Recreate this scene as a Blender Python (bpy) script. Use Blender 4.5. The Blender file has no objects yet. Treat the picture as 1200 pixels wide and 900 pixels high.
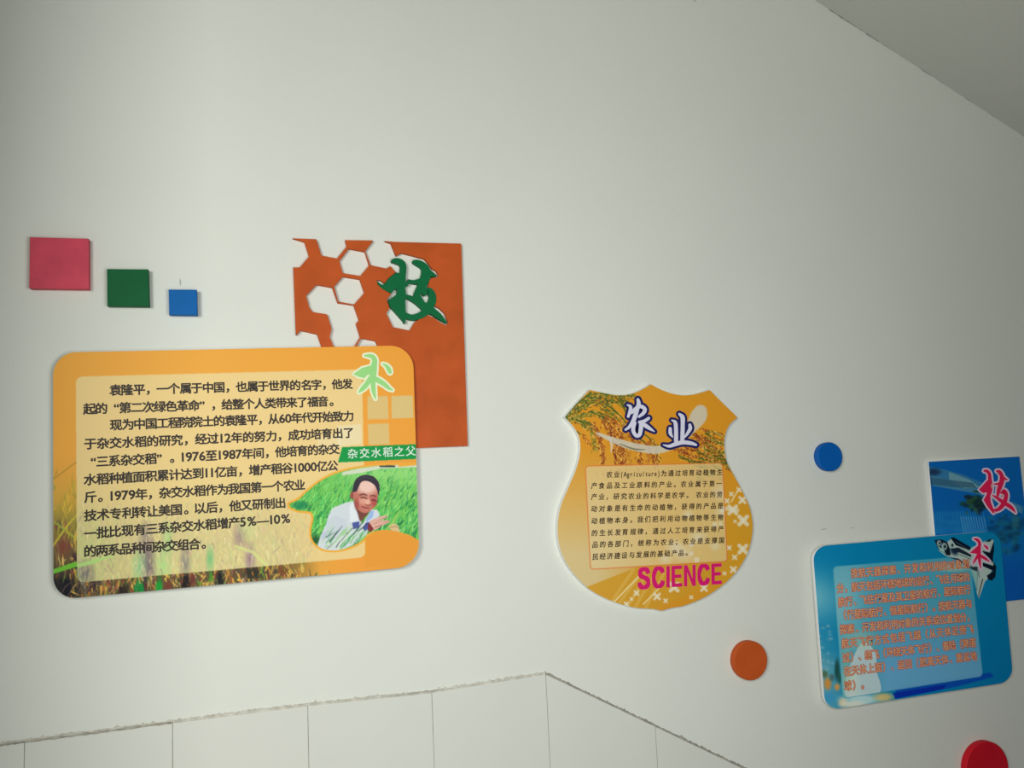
import bpy, bmesh, math, random
import numpy as np
from mathutils import Matrix, Vector

random.seed(7)
RNG = np.random.default_rng(11)
C = bpy.context.scene.collection

# ------------------------------------------------------------------ camera
F_PX, YAW, PITCH, ROLL = 974.04, 0.290929, 0.106562, -0.0468839
CAM = Vector((0.0, -2.1217, 1.55))
fwd = Vector((math.sin(YAW) * math.cos(PITCH), math.cos(YAW) * math.cos(PITCH), math.sin(PITCH)))
rgt0 = Vector((math.cos(YAW), -math.sin(YAW), 0.0))
up0 = rgt0.cross(fwd)
rgt = rgt0 * math.cos(ROLL) + up0 * math.sin(ROLL)
upv = -rgt0 * math.sin(ROLL) + up0 * math.cos(ROLL)
cd = bpy.data.cameras.new('camera')
cam = bpy.data.objects.new('camera', cd)
C.objects.link(cam)
m = Matrix((rgt, upv, -fwd)).transposed().to_4x4()
m.translation = CAM
cam.matrix_world = m
cd.sensor_width = 36.0
cd.lens = F_PX / 1200 * 36
cd.clip_start = 0.05
bpy.context.scene.camera = cam

# ------------------------------------------------------------------ light and exposure
sc = bpy.context.scene
sc.view_settings.view_transform = 'Standard'
sc.view_settings.look = 'None'
sc.view_settings.gamma = 1
sc.view_settings.use_curve_mapping = False
sc.view_settings.exposure = 0.0
world = bpy.data.worlds.new('daylight')
sc.world = world
world.use_nodes = True
bg = world.node_tree.nodes['Background']
bg.inputs[0].default_value = (0.93, 1.0, 0.93, 1)
bg.inputs[1].default_value = 0.02


def area(name, loc, target, sx, sy, power, col):
    l = bpy.data.lights.new(name, 'AREA')
    l.shape = 'RECTANGLE'
    l.size, l.size_y, l.energy, l.color = sx, sy, power, col
    o = bpy.data.objects.new(name, l)
    C.objects.link(o)
    o.location = loc
    o.rotation_euler = (Vector(target) - Vector(loc)).to_track_quat('-Z', 'Y').to_euler()
    return o


# daylight through the stairwell window in front and to the left; the second lamp is an added fill near the camera
area('window_daylight', (-1.42, -3.1, 2.1), (-0.4, 0.0, 1.4), 1.0, 1.0, 62, (0.98, 1.0, 0.955))
area('fill_light', (0.5, -1.95, 1.5), (0.42, 0.0, 1.4), 0.8, 0.8, 17.5, (0.96, 1.0, 0.99))


# ------------------------------------------------------------------ helpers
def at(x, y, t=0.0):
    """photograph measure -> point on the vertical plane t metres in front of the wall"""
    d = rgt * (x - 600) - upv * (y - 450) + fwd * F_PX
    k = (-t - CAM.y) / d.y
    return CAM + d * k


def at_np(P, t):
    P = np.asarray(P, float)
    R, U, Fv = np.array(rgt), np.array(upv), np.array(fwd)
    d = (P[:, :1] - 600) * R - (P[:, 1:2] - 450) * U + F_PX * Fv
    k = (-t - CAM.y) / d[:, 1:2]
    return np.array(CAM) + d * k


def lin(c):
    c = np.asarray(c, float) / 255
    return np.where(c <= 0.04045, c / 12.92, ((c + 0.055) / 1.055) ** 2.4)


def mat(name, rgb, rough=0.55, k=1.0, spec=0.4, noise=0.0, nscale=20, bump=0.0, bscale=200, coat=0.0):
    mt = bpy.data.materials.new(name)
    mt.use_nodes = True
    nt = mt.node_tree
    b = nt.nodes['Principled BSDF']
    col = np.clip(lin(rgb) * k, 0, 0.92)
    b.inputs['Base Color'].default_value = (*col, 1)
    b.inputs['Roughness'].default_value = rough
    b.inputs['Specular IOR Level'].default_value = spec
    b.inputs['Coat Weight'].default_value = coat
    tc = nt.nodes.new('ShaderNodeTexCoord')
    if noise > 0:
        n = nt.nodes.new('ShaderNodeTexNoise')
        n.inputs['Scale'].default_value = nscale
        n.inputs['Detail'].default_value = 5
        nt.links.new(tc.outputs['Object'], n.inputs['Vector'])
        r = nt.nodes.new('ShaderNodeValToRGB')
        r.color_ramp.elements[0].position = 0.3
        r.color_ramp.elements[1].position = 0.7
        r.color_ramp.elements[0].color = (*np.clip(col * (1 - noise), 0, 1), 1)
        r.color_ramp.elements[1].color = (*np.clip(col * (1 + noise), 0, 0.95), 1)
        nt.links.new(n.outputs['Fac'], r.inputs['Fac'])
        nt.links.new(r.outputs['Color'], b.inputs['Base Color'])
    if bump > 0:
        n2 = nt.nodes.new('ShaderNodeTexNoise')
        n2.inputs['Scale'].default_value = bscale
        n2.inputs['Detail'].default_value = 3
        nt.links.new(tc.outputs['Object'], n2.inputs['Vector'])
        bp = nt.nodes.new('ShaderNodeBump')
        bp.inputs['Strength'].default_value = bump
        bp.inputs['Distance'].default_value = 0.002
        nt.links.new(n2.outputs['Fac'], bp.inputs['Height'])
        nt.links.new(bp.outputs['Normal'], b.inputs['Normal'])
    return mt


def print_mat(name, rough=0.5):
    mt = bpy.data.materials.new(name)
    mt.use_nodes = True
    nt = mt.node_tree
    b = nt.nodes['Principled BSDF']
    a = nt.nodes.new('ShaderNodeVertexColor')
    a.layer_name = 'ink'
    nt.links.new(a.outputs['Color'], b.inputs['Base Color'])
    b.inputs['Roughness'].default_value = rough
    b.inputs['Specular IOR Level'].default_value = 0.15
    return mt


def empty(name, loc, label, cat, group=None):
    o = bpy.data.objects.new(name, None)
    o.empty_display_size = 0.05
    C.objects.link(o)
    o.location = loc
    o['label'] = label
    o['category'] = cat
    if group:
        o['group'] = group
    return o


def root_loc(o):
    v = Vector((0, 0, 0))
    while o:
        v = v + o.location
        o = o.parent
    return v


def link(name, me, mt, parent=None, label=None, kind=None, origin=None):
    """link a mesh given in world coordinates as one object, its origin at its parent's or at `origin`"""
    o = bpy.data.objects.new(name, me)
    C.objects.link(o)
    if mt is not None and not me.materials:
        me.materials.append(mt)
    off = root_loc(parent) if parent else Vector(origin or (0, 0, 0))
    me.transform(Matrix.Translation(-off))
    if parent:
        o.parent = parent
    else:
        o.location = off
    if label:
        o['label'] = label
    if kind:
        o['kind'] = kind
    return o


def np_mesh(name, V, faces):
    me = bpy.data.meshes.new(name)
    V = np.asarray(V, np.float32)
    Fc = np.asarray(faces, np.int32)
    n = Fc.shape[1]
    me.vertices.add(len(V))
    me.vertices.foreach_set('co', V.ravel())
    me.loops.add(Fc.size)
    me.loops.foreach_set('vertex_index', Fc.ravel())
    me.polygons.add(len(Fc))
    me.polygons.foreach_set('loop_start', np.arange(0, Fc.size, n, dtype=np.int32))
    me.update(calc_edges=True)
    me.validate()
    return me


def plate(name, loops, t0, t1, bevel=0.0):
    """flat plate between depths t0 (wall side) and t1 (front); loops are world x,z outlines, later loops are holes"""
    cu = bpy.data.curves.new(name, 'CURVE')
    cu.dimensions = '2D'
    cu.fill_mode = 'BOTH'
    cu.extrude = (t1 - t0) / 2 - bevel
    cu.bevel_depth = bevel
    cu.bevel_resolution = 1
    cu.offset = -bevel
    for lp in loops:
        s = cu.splines.new('POLY')
        s.points.add(len(lp) - 1)
        for p, q in zip(s.points, lp):
            p.co = (q[0], q[1], 0, 1)
        s.use_cyclic_u = True
    o = bpy.data.objects.new(name, cu)
    C.objects.link(o)
    dg = bpy.context.evaluated_depsgraph_get()
    me = bpy.data.meshes.new_from_object(o.evaluated_get(dg))
    bpy.data.objects.remove(o)
    # curve x,y,z -> world x, -depth, z
    M = Matrix(((1, 0, 0, 0), (0, 0, -1, -(t0 + t1) / 2), (0, 1, 0, 0), (0, 0, 0, 1)))
    me.transform(M)
    me.update()
    return me


def wpts(px, t):
    return [(p.x, p.z) for p in (at(x, y, t) for x, y in px)]


def crom(pts, n=8, closed=False):
    """Catmull-Rom through points of any dimension"""
    P = [np.array(p, float) for p in pts]
    N = len(P)
    out = []
    rng = range(N if closed else N - 1)
    for i in rng:
        p0 = P[i - 1] if (closed or i > 0) else 2 * P[0] - P[1]
        p1, p2 = P[i], P[(i + 1) % N]
        p3 = P[(i + 2) % N] if (closed or i + 2 < N) else 2 * P[-1] - P[-2]
        for k in range(n):
            u = k / n
            out.append(0.5 * ((2 * p1) + (-p0 + p2) * u + (2 * p0 - 5 * p1 + 4 * p2 - p3) * u * u + (-p0 + 3 * p1 - 3 * p2 + p3) * u ** 3))
    if not closed:
        out.append(P[-1])
    return out


def corner_curve(pts, n=6):
    """closed outline; points with a third value 1 are sharp corners"""
    N = len(pts)
    cs = [i for i, p in enumerate(pts) if len(p) > 2]
    out = []
    for a, b in zip(cs, cs[1:] + [cs[0] + N]):
        seg = [pts[i % N][:2] for i in range(a, b + 1)]
        out += [tuple(p) for p in (crom(seg, n)[:-1] if len(seg) > 2 else [seg[0]])]
    return out


def rrect(c, r, n=8):
    """rounded quad, corners c clockwise from top left, in photo measures"""
    out = []
    c = [np.array(p, float) for p in c]
    for i in range(4):
        p, a, b = c[i], c[i - 1], c[(i + 1) % 4]
        ua, ub = (a - p) / np.linalg.norm(a - p), (b - p) / np.linalg.norm(b - p)
        s, e, ctr = p + ua * r, p + ub * r, p + (ua + ub) * r
        for k in range(n + 1):
            w = k / n * math.pi / 2
            out.append(tuple(ctr - ub * r * math.cos(w) - ua * r * math.sin(w)))
    return out


# ------------------------------------------------------------------ ink painter (printed pictures)
class Ink:
    def __init__(s, x0, y0, x1, y1, cell, base):
        s.cell, s.x0, s.y0 = cell, x0, y0
        s.k = 2 / cell
        s.nx, s.ny = int(math.ceil((x1 - x0) / cell)), int(math.ceil((y1 - y0) / cell))
        s.a = np.zeros((s.ny * 2, s.nx * 2, 3))
        s.a[:] = base
        s.Y, s.X = np.mgrid[0:s.ny * 2, 0:s.nx * 2]
        s.X = x0 + (s.X + .5) / s.k
        s.Y = y0 + (s.Y + .5) / s.k
        s.clip = None

    def box(s, xa, ya, xb, yb):
        i0, i1 = int((ya - s.y0) * s.k) - 1, int((yb - s.y0) * s.k) + 2
        j0, j1 = int((xa - s.x0) * s.k) - 1, int((xb - s.x0) * s.k) + 2
        i0, j0 = max(i0, 0), max(j0, 0)
        i1, j1 = min(i1, s.a.shape[0]), min(j1, s.a.shape[1])
        return slice(i0, max(i1, i0)), slice(j0, max(j1, j0))

    def put(s, sl, mask, col):
        if s.clip is not None:
            mask = mask * s.clip[sl]
        mk = mask[..., None]
        s.a[sl] = s.a[sl] * (1 - mk) + np.array(col, float) * mk

    def inside(s, P, sl=None):
        P = np.asarray(P, float)
        X, Y = (s.X, s.Y) if sl is None else (s.X[sl], s.Y[sl])
        r = np.zeros(X.shape, bool)
        x1, y1 = P[:, 0], P[:, 1]
        x2, y2 = np.roll(x1, -1), np.roll(y1, -1)
        for a, b, c, d in zip(x1, y1, x2, y2):
            if b == d:
                continue
            r ^= ((b > Y) != (d > Y)) & (X < (c - a) * (Y - b) / (d - b) + a)
        return r

    def poly(s, P, col, al=1.0):
        P = np.asarray(P, float)
        sl = s.box(P[:, 0].min(), P[:, 1].min(), P[:, 0].max(), P[:, 1].max())
        if s.X[sl].size:
            s.put(sl, s.inside(P, sl) * float(al), col)

    def stroke(s, pts, col, al=1.0, soft=0.35):
        """pts: x, y, width"""
        P = np.asarray(pts, float)
        wm = P[:, 2].max()
        sl = s.box(P[:, 0].min() - wm, P[:, 1].min() - wm, P[:, 0].max() + wm, P[:, 1].max() + wm)
        X, Y = s.X[sl], s.Y[sl]
        if not X.size:
            return
        mk = np.zeros(X.shape)
        for a, b in zip(P[:-1], P[1:]):
            d = b[:2] - a[:2]
            L = max(d @ d, 1e-9)
            u = np.clip(((X - a[0]) * d[0] + (Y - a[1]) * d[1]) / L, 0, 1)
            dist = np.hypot(X - a[0] - u * d[0], Y - a[1] - u * d[1]) - (a[2] + (b[2] - a[2]) * u) / 2
            mk = np.maximum(mk, np.clip(0.5 - dist / (2 * soft), 0, 1))
        s.put(sl, mk * al, col)

    def blob(s, x, y, rx, ry, col, al=1.0, soft=0.25, ang=0.0):
        r = max(rx, ry) * 1.4
        sl = s.box(x - r, y - r, x + r, y + r)
        X, Y = s.X[sl] - x, s.Y[sl] - y
        if not X.size:
            return
        ca, sa = math.cos(ang), math.sin(ang)
        d = np.hypot((X * ca + Y * sa) / rx, (-X * sa + Y * ca) / ry)
        s.put(sl, np.clip((1 + soft - d) / (2 * soft), 0, 1) * al, col)

    def field(s, mask, col):
        s.put((slice(None), slice(None)), np.clip(mask, 0, 1), col)

    def mesh(s, name, outline, t, k, parent, label=None):
        """grid of coloured cells cut to the outline, on the plane t in front of the wall"""
        a = s.a.reshape(s.ny, 2, s.nx, 2, 3).mean(axis=(1, 3))
        gy, gx = np.mgrid[0:s.ny, 0:s.nx]
        PX = s.x0 + (gx + .5) * s.cell
        PY = s.y0 + (gy + .5) * s.cell
        ins = s.inside(outline).reshape(s.ny, 2, s.nx, 2).mean(axis=(1, 3)) > 0.5
        ci = ins[:-1, :-1] | ins[1:, :-1] | ins[:-1, 1:] | ins[1:, 1:]
        used = np.zeros(ins.shape, bool)
        used[:-1, :-1] |= ci
        used[1:, :-1] |= ci
        used[:-1, 1:] |= ci
        used[1:, 1:] |= ci
        out = used & ~ins
        # snap the rim to the outline
        O = np.asarray(outline, float)
        O2 = np.roll(O, -1, axis=0)
        q = np.c_[PX[out], PY[out]]
        best = np.full(len(q), 1e9)
        pos = q.copy()
        for p0, p1 in zip(O, O2):
            d = p1 - p0
            L = max(d @ d, 1e-9)
            u = np.clip((q - p0) @ d / L, 0, 1)
            c = p0 + u[:, None] * d
            e = np.hypot(*(q - c).T)
            b = e < best
            best[b], pos[b] = e[b], c[b]
        PX[out], PY[out] = pos[:, 0], pos[:, 1]
        idx = np.full(ins.shape, -1)
        idx[used] = np.arange(used.sum())
        V = at_np(np.c_[PX[used], PY[used]], t)
        Fc = np.c_[idx[:-1, :-1][ci], idx[1:, :-1][ci], idx[1:, 1:][ci], idx[:-1, 1:][ci]]
        me = bpy.data.meshes.new(name)
        me.vertices.add(len(V))
        me.vertices.foreach_set('co', V.astype(np.float32).ravel())
        me.loops.add(Fc.size)
        me.loops.foreach_set('vertex_index', Fc.astype(np.int32).ravel())
        me.polygons.add(len(Fc))
        me.polygons.foreach_set('loop_start', np.arange(0, Fc.size, 4, dtype=np.int32))
        me.update(calc_edges=True)
        col = np.ones((len(V), 4), np.float32)
        col[:, :3] = np.clip(lin(np.clip(a[used], 0, 255)) * k, 0, 0.92)
        ca = me.color_attributes.new('ink', 'FLOAT_COLOR', 'POINT')
        ca.data.foreach_set('color', col.ravel())
        return link(name, me, PRINT, parent, label)


PRINT = print_mat('printed_ink')

# ------------------------------------------------------------------ lettering
GL = {}


SHIFT = {}


def load_glyphs(chars, key, offset, shear=0.0):
    SHIFT[key] = offset
    obs = []
    for ch in sorted(set(chars)):
        if ch in ' \u3000' or (key, ch) in GL:
            continue
        cu = bpy.data.curves.new('glyph', 'FONT')
        cu.body = ch
        cu.size = 1.0
        cu.resolution_u = 3
        cu.shear = shear
        o = bpy.data.objects.new('glyph', cu)
        C.objects.link(o)
        obs.append((ch, o, cu))
    dg = bpy.context.evaluated_depsgraph_get()
    dg.update()
    for ch, o, cu in obs:
        ev = o.evaluated_get(dg)
        me = ev.to_mesh()
        me.calc_loop_triangles()
        V = np.zeros(len(me.vertices) * 3)
        me.vertices.foreach_get('co', V)
        T = np.zeros(len(me.loop_triangles) * 3, np.int32)
        me.loop_triangles.foreach_get('vertices', T)
        GL[(key, ch)] = (V.reshape(-1, 3)[:, :2].copy(), T.reshape(-1, 3).copy())
        ev.to_mesh_clear()
    for ch, o, cu in obs:
        bpy.data.objects.remove(o)
        bpy.data.curves.remove(cu)


def adv(ch):
    if ch == '\u3000':
        return 1.0
    if ch == ' ':
        return 0.5
    if ch == '1':
        return 0.48
    if ch in '%':
        return 0.98
    if ord(ch) < 128:
        return 0.58
    return 1.0


GS = 0.8   # cap to em factor, refined after looking at the glyph boxes


def text_row(parent, name, s, a, b, t, em, key, mt, label=None, lat=None, dz=0.0, zadd=0.0, gx=1.0):
    """one line of lettering from photo point a (left edge, mid height) to b (right edge, mid height)"""
    A, B = at(a[0], a[1], t), at(b[0], b[1], t)
    D = B - A
    L = D.length
    u = D / L
    v = Vector((-u.z, 0, u.x))
    advs = [(lat if (lat and ord(ch) < 128) else adv(ch)) for ch in s]
    tot = sum(advs) - 0.08
    pitch = L / tot
    VV, TT, n = [], [], 0
    x = 0.0
    for ch, ad in zip(s, advs):
        if (key, ch) in GL:
            V, T = GL[(key, ch)]
            if len(T):
                wide = ord(ch) > 255
                V = V.copy()
                if wide and ch not in '，。、；':
                    cx = (V[:, 0].min() + V[:, 0].max()) / 2
                    if ch in '“（':
                        off = (x + ad * 0.72) * pitch
                    elif ch in '”）':
                        off = (x + ad * 0.2) * pitch
                    else:
                        off = (x + ad / 2 - 0.04) * pitch
                    V[:, 0] = (V[:, 0] - cx) * em * gx + off
                elif wide:
                    V[:, 0] = (V[:, 0] - V[:, 0].min()) * em * gx + (x + 0.12) * pitch
                else:
                    cx = (V[:, 0].min() + V[:, 0].max()) / 2
                    V[:, 0] = (V[:, 0] - cx) * em * gx * 1.12 * (0.72 if lat else 1.0) + (x + ad / 2 - 0.04) * pitch
                    V[:, 1] = V[:, 1] * 1.08
                V[:, 1] = (V[:, 1] - 0.37) * em
                VV.append(V)
                TT.append(T + n)
                n += len(V)
        x += ad
    V = np.vstack(VV)
    T = np.vstack(TT)
    r_ = SHIFT[key] * em
    ring = [(0, 0)]
    if r_ > 0:
        nr = 8 if SHIFT[key] > 0.03 else 4
        ring = [(r_ * math.cos(q), r_ * math.sin(q)) for q in (math.pi * 2 * (i + .5) / nr for i in range(nr))]
    PP, TT_ = [], []
    for i, (ox, oy) in enumerate(ring):
        P = np.array(A) + (V[:, :1] + ox) * np.array(u) + (V[:, 1:] + oy) * np.array(v)
        P[:, 1] -= 0.000012 * i
        PP.append(P)
        TT_.append(T + i * len(V))
    return link(name, np_mesh(name, np.vstack(PP), np.vstack(TT_)), mt, parent, label)


# ------------------------------------------------------------------ brush-written characters
def brush_mesh(name, strokes, polys, zoom, grow, t, thick):
    """strokes of varying width (zoom units) laid one over another; thick>0 gives carved letters"""
    ox, oy, sc_ = zoom
    V, Fc = [], []
    step = 0

    def add_outline(px, tf):
        n = len(V)
        W_ = [at(x, y, t) for x, y in px]
        m_ = len(W_)
        for p in W_:
            V.append((p.x, -tf, p.z))
        for i in range(1, m_ - 1):
            Fc.append((n, n + i, n + i + 1))

    def ribbon(L_, R_, tf):
        n = len(V)
        for (a, b) in zip(L_, R_):
            pa, pb = at(*a, t), at(*b, t)
            V.append((pa.x, -tf, pa.z))
            V.append((pb.x, -tf, pb.z))
        m_ = len(L_)
        for i in range(m_ - 1):
            k = n + 2 * i
            Fc.append((k, k + 1, k + 3, k + 2))
        if thick > 0:
            nb = len(V)
            for i in range(n, n + 2 * m_):
                x, y, z = V[i]
                V.append((x, -(tf - thick), z))
            o_ = nb - n
            for i in range(m_ - 1):
                k = n + 2 * i
                Fc.append((k, k + 2, k + 2 + o_, k + o_))
                Fc.append((k + 1, k + 1 + o_, k + 3 + o_, k + 3))
                Fc.append((k + o_, k + 2 + o_, k + 3 + o_, k + 1 + o_))
            Fc.append((n, n + o_, n + 1 + o_, n + 1))
            e = n + 2 * m_ - 2
            Fc.append((e, e + 1, e + 1 + o_, e + o_))

    for st in strokes:
        st = [(x, y, w + grow) for x, y, w in st]
        S = crom(st, 5)
        # round caps
        d0 = S[0][:2] - S[1][:2]
        d1 = S[-1][:2] - S[-2][:2]
        d0 = d0 / (np.linalg.norm(d0) + 1e-9)
        d1 = d1 / (np.linalg.norm(d1) + 1e-9)
        w0, w1 = max(S[0][2], 3), max(S[-1][2], 3)
        head = [np.array([*(S[0][:2] + d0 * w0 / 2 * math.sin(a)), w0 * math.cos(a)]) for a in (1.45, 1.1, .75, .35)]
        tail = [np.array([*(S[-1][:2] + d1 * w1 / 2 * math.sin(a)), w1 * math.cos(a)]) for a in (.35, .75, 1.1, 1.45)]
        S = head + S + tail
        Lf, Rt = [], []
        for i, p in enumerate(S):
            q0, q1 = S[max(i - 1, 0)], S[min(i + 1, len(S) - 1)]
            d = q1[:2] - q0[:2]
            d = d / (np.linalg.norm(d) + 1e-9)
            nrm = np.array([-d[1], d[0]])
            h = max(p[2], 2) / 2
            a, b = p[:2] + nrm * h, p[:2] - nrm * h
            Lf.append((ox + a[0] / sc_, oy + a[1] / sc_))
            Rt.append((ox + b[0] / sc_, oy + b[1] / sc_))
        step += 1
        ribbon(Lf, Rt, t + step * 0.00003)
    for pg in polys:
        step += 1
        pts = [np.array(p, float) for p in pg]
        sgn = 0.5 * sum(a[0] * b[1] - a[1] * b[0] for a, b in zip(pts, pts[1:] + pts[:1]))
        if grow:
            out = []
            N = len(pts)
            for i in range(N):
                e0 = pts[i] - pts[i - 1]
                e1 = pts[(i + 1) % N] - pts[i]
                e0 /= np.linalg.norm(e0)
                e1 /= np.linalg.norm(e1)
                nn = np.array([e0[1] + e1[1], -e0[0] - e1[0]])
                nn /= np.linalg.norm(nn) + 1e-9
                out.append(pts[i] + nn * (grow / 2) * (1 if sgn > 0 else -1))
            pts = out
        lp = [(ox + p[0] / sc_, oy + p[1] / sc_) for p in pts]
        me = plate('tmp', [wpts(lp, t)], t - thick if thick > 0 else t - 0.00002, t + step * 0.00003)
        n = len(V)
        me.calc_loop_triangles()
        for v_ in me.vertices:
            V.append(tuple(v_.co))
        for tr in me.loop_triangles:
            Fc.append(tuple(n + i for i in tr.vertices))
        bpy.data.meshes.remove(me)
    me = bpy.data.meshes.new(name)
    me.from_pydata(V, [], Fc)
    me.update()
    if thick > 0:
        bm = bmesh.new()
        bm.from_mesh(me)
        bmesh.ops.recalc_face_normals(bm, faces=bm.faces)
        bm.to_mesh(me)
        bm.free()
    return me


JI_L = dict(zoom=(435, 295, 9.0), strokes=[
    [(228, 95, 30), (262, 95, 52), (310, 110, 60), (338, 150, 60), (335, 220, 62), (325, 300, 70), (318, 380, 78), (318, 450, 92), (318, 540, 80), (332, 640, 62), (345, 700, 44), (352, 748, 10)],
    [(455, 105, 34), (490, 115, 56), (540, 140, 66), (572, 180, 78), (576, 240, 90), (556, 310, 92), (525, 380, 84), (490, 430, 62), (470, 462, 40)],
    [(600, 215, 60), (640, 238, 50), (680, 250, 14)],
    [(395, 305, 22), (450, 318, 34), (510, 310, 50)],
    [(330, 345, 40), (375, 340, 36), (400, 312, 16)],
    [(345, 463, 12), (400, 480, 40), (480, 520, 56), (560, 575, 76), (640, 622, 66), (720, 682, 52), (788, 745, 12)],
    [(560, 440, 40), (605, 410, 62), (645, 455, 66), (640, 530, 78), (590, 610, 84), (530, 665, 66), (440, 692, 56), (370, 672, 48), (330, 640, 40)],
    [(478, 440, 50), (505, 480, 44), (540, 540, 40)]],
    polys=[[(62, 312), (78, 350), (125, 392), (212, 436), (245, 395), (320, 380), (320, 230), (266, 222), (185, 285), (142, 345), (110, 350)],
           [(300, 430), (180, 515), (200, 575), (352, 748), (370, 660), (345, 560), (345, 450)]])
SHU_L = dict(zoom=(405, 405, 12.857), strokes=[
    [(285, 150, 20), (340, 152, 46), (405, 168, 66), (438, 220, 72), (430, 290, 84), (418, 400, 96), (410, 500, 84), (415, 600, 68), (425, 700, 56), (450, 800, 16)],
    [(375, 480, 60), (318, 580, 72), (255, 650, 62), (205, 700, 24)],
    [(430, 490, 66), (500, 530, 76), (580, 580, 66), (650, 640, 48), (705, 672, 16)],
    [(560, 275, 16), (612, 305, 46), (650, 355, 62), (668, 400, 50)]],
    polys=[[(112, 430), (170, 392), (250, 335), (400, 295), (430, 440), (330, 440), (280, 490), (195, 468)]])
JI_R = dict(zoom=(1130, 540, 12.857), strokes=[
    [(305, 150, 34), (345, 158, 48), (378, 200, 50), (385, 270, 56), (392, 350, 62), (385, 450, 70), (360, 530, 62), (350, 600, 62), (382, 680, 60), (440, 780, 24)],
    [(495, 155, 34), (530, 168, 54), (562, 220, 62), (570, 280, 74), (548, 360, 74), (520, 440, 62), (505, 520, 40)],
    [(590, 260, 48), (645, 285, 18)],
    [(450, 352, 20), (500, 348, 32), (550, 335, 40)],
    [(425, 518, 16), (500, 562, 44), (580, 622, 56), (680, 682, 60), (735, 732, 44), (772, 782, 8)],
    [(560, 480, 40), (600, 455, 54), (630, 500, 56), (622, 570, 66), (590, 650, 70), (540, 710, 62), (480, 745, 46), (440, 735, 30)]],
    polys=[[(218, 435), (350, 290), (410, 300), (390, 470), (280, 486)],
           [(345, 495), (290, 590), (350, 690), (430, 790), (450, 780), (430, 700), (400, 620), (390, 500)]])
SHU_R = dict(zoom=(1090, 620, 10.0), strokes=[
    [(515, 115, 16), (550, 125, 34), (578, 160, 36), (576, 220, 38), (574, 300, 42), (580, 380, 34), (593, 462, 10)],
    [(562, 300, 30), (530, 360, 28), (502, 405, 12)],
    [(585, 310, 32), (640, 342, 36), (695, 380, 10)],
    [(632, 188, 14), (658, 210, 30), (675, 232, 20)]],
    polys=[[(465, 278), (560, 195), (590, 200), (590, 300), (540, 290)]])
NONG = dict(zoom=(720, 455, 10.59), strokes=[
    [(292, 140, 36), (302, 190, 50), (285, 250, 50), (262, 330, 54), (232, 410, 52), (185, 480, 38), (138, 514, 26)],
    [(160, 205, 16), (198, 228, 40), (196, 280, 42), (172, 350, 34)],
    [(215, 300, 40), (265, 250, 40), (330, 225, 46), (378, 262, 48), (358, 310, 44), (305, 352, 30)],
    [(250, 430, 44), (232, 520, 48), (270, 588, 44), (312, 575, 48), (328, 500, 52), (330, 440, 48)],
    [(425, 372, 36), (375, 405, 40), (310, 420, 34)],
    [(320, 420, 40), (380, 460, 52), (440, 500, 40), (498, 538, 10)]], polys=[])
YE = dict(zoom=(720, 455, 10.59), strokes=[
    [(712, 396, 16), (755, 425, 46), (765, 520, 48), (765, 650, 50)],
    [(692, 500, 40), (695, 560, 44), (722, 605, 16)],
    [(806, 320, 30), (845, 360, 54), (848, 450, 50), (845, 560, 50), (842, 665, 50)],
    [(935, 455, 36), (940, 500, 46), (900, 570, 34), (855, 620, 18)],
    [(605, 702, 12), (680, 718, 38), (760, 692, 50), (850, 672, 50), (950, 682, 46), (1012, 702, 30)]], polys=[])


def character(parent, spec, t, mt, omt, grow, label, olabel):
    ch = link('character', brush_mesh('character', spec['strokes'], spec['polys'], spec['zoom'], 0, t + 0.0006, 0), mt, parent, label)
    link('outline', brush_mesh('outline', spec['strokes'], spec['polys'], spec['zoom'], grow, t, 0), omt, ch, olabel)
    return ch


# ------------------------------------------------------------------ materials
KL, KM, KR = 1.22, 1.22, 1.85
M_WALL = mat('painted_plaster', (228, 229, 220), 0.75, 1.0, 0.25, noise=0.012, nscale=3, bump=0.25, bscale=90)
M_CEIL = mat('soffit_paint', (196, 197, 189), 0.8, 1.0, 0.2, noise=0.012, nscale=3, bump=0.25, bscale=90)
M_TILE = mat('glazed_wall_tile', (226, 226, 217), 0.22, 1.0, 0.5, noise=0.01, nscale=6, bump=0.05, bscale=25)
M_GROUT = mat('grout', (182, 180, 170), 0.9, 1.0, 0.1, noise=0.2, nscale=60)
M_MORTAR = mat('rough_mortar', (205, 201, 188), 0.9, 1.0, 0.1, noise=0.22, nscale=70, bump=0.8, bscale=260)
M_FLOOR = mat('terrazzo_floor', (170, 168, 160), 0.5, 1.0, 0.4, noise=0.12, nscale=60)
M_PVC = mat('white_foam_board', (238, 239, 238), 0.55, 1.0, 0.3)
M_SCUFF = mat('pencil_scuff', (178, 178, 168), 0.9, 1.0, 0.1)
M_SEAM = mat('hairline_crack', (120, 120, 108), 0.9, 1.0, 0.1, noise=0.2, nscale=90)

# ------------------------------------------------------------------ the setting


def struct(name, me, mt, label=None):
    o = link(name, me, mt)
    o['kind'] = 'structure'
    return o


def box_mesh(name, x0, x1, y0, y1, z0, z1):
    V = [(x, y, z) for x in (x0, x1) for y in (y0, y1) for z in (z0, z1)]
    F_ = [(0, 1, 3, 2), (4, 6, 7, 5), (0, 4, 5, 1), (2, 3, 7, 6), (0, 2, 6, 4), (1, 5, 7, 3)]
    me = bpy.data.meshes.new(name)
    me.from_pydata(V, [], F_)
    me.update()
    return me


wall = struct('wall_back', box_mesh('wall_back', -2.2, 4.6, 0.0, 0.12, -2.4, 4.4), M_WALL)

struct('light_blocker_left', box_mesh('light_blocker_left', -0.92, -0.74, -1.03, 0.0, 0.0, 4.4), mat('grey_light_blocker', (176, 178, 172), 0.8, 1.0, 0.2, noise=0.02, nscale=4, bump=0.2, bscale=90))  # added out-of-view wall, sized and greyed to dim the left edge

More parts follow.
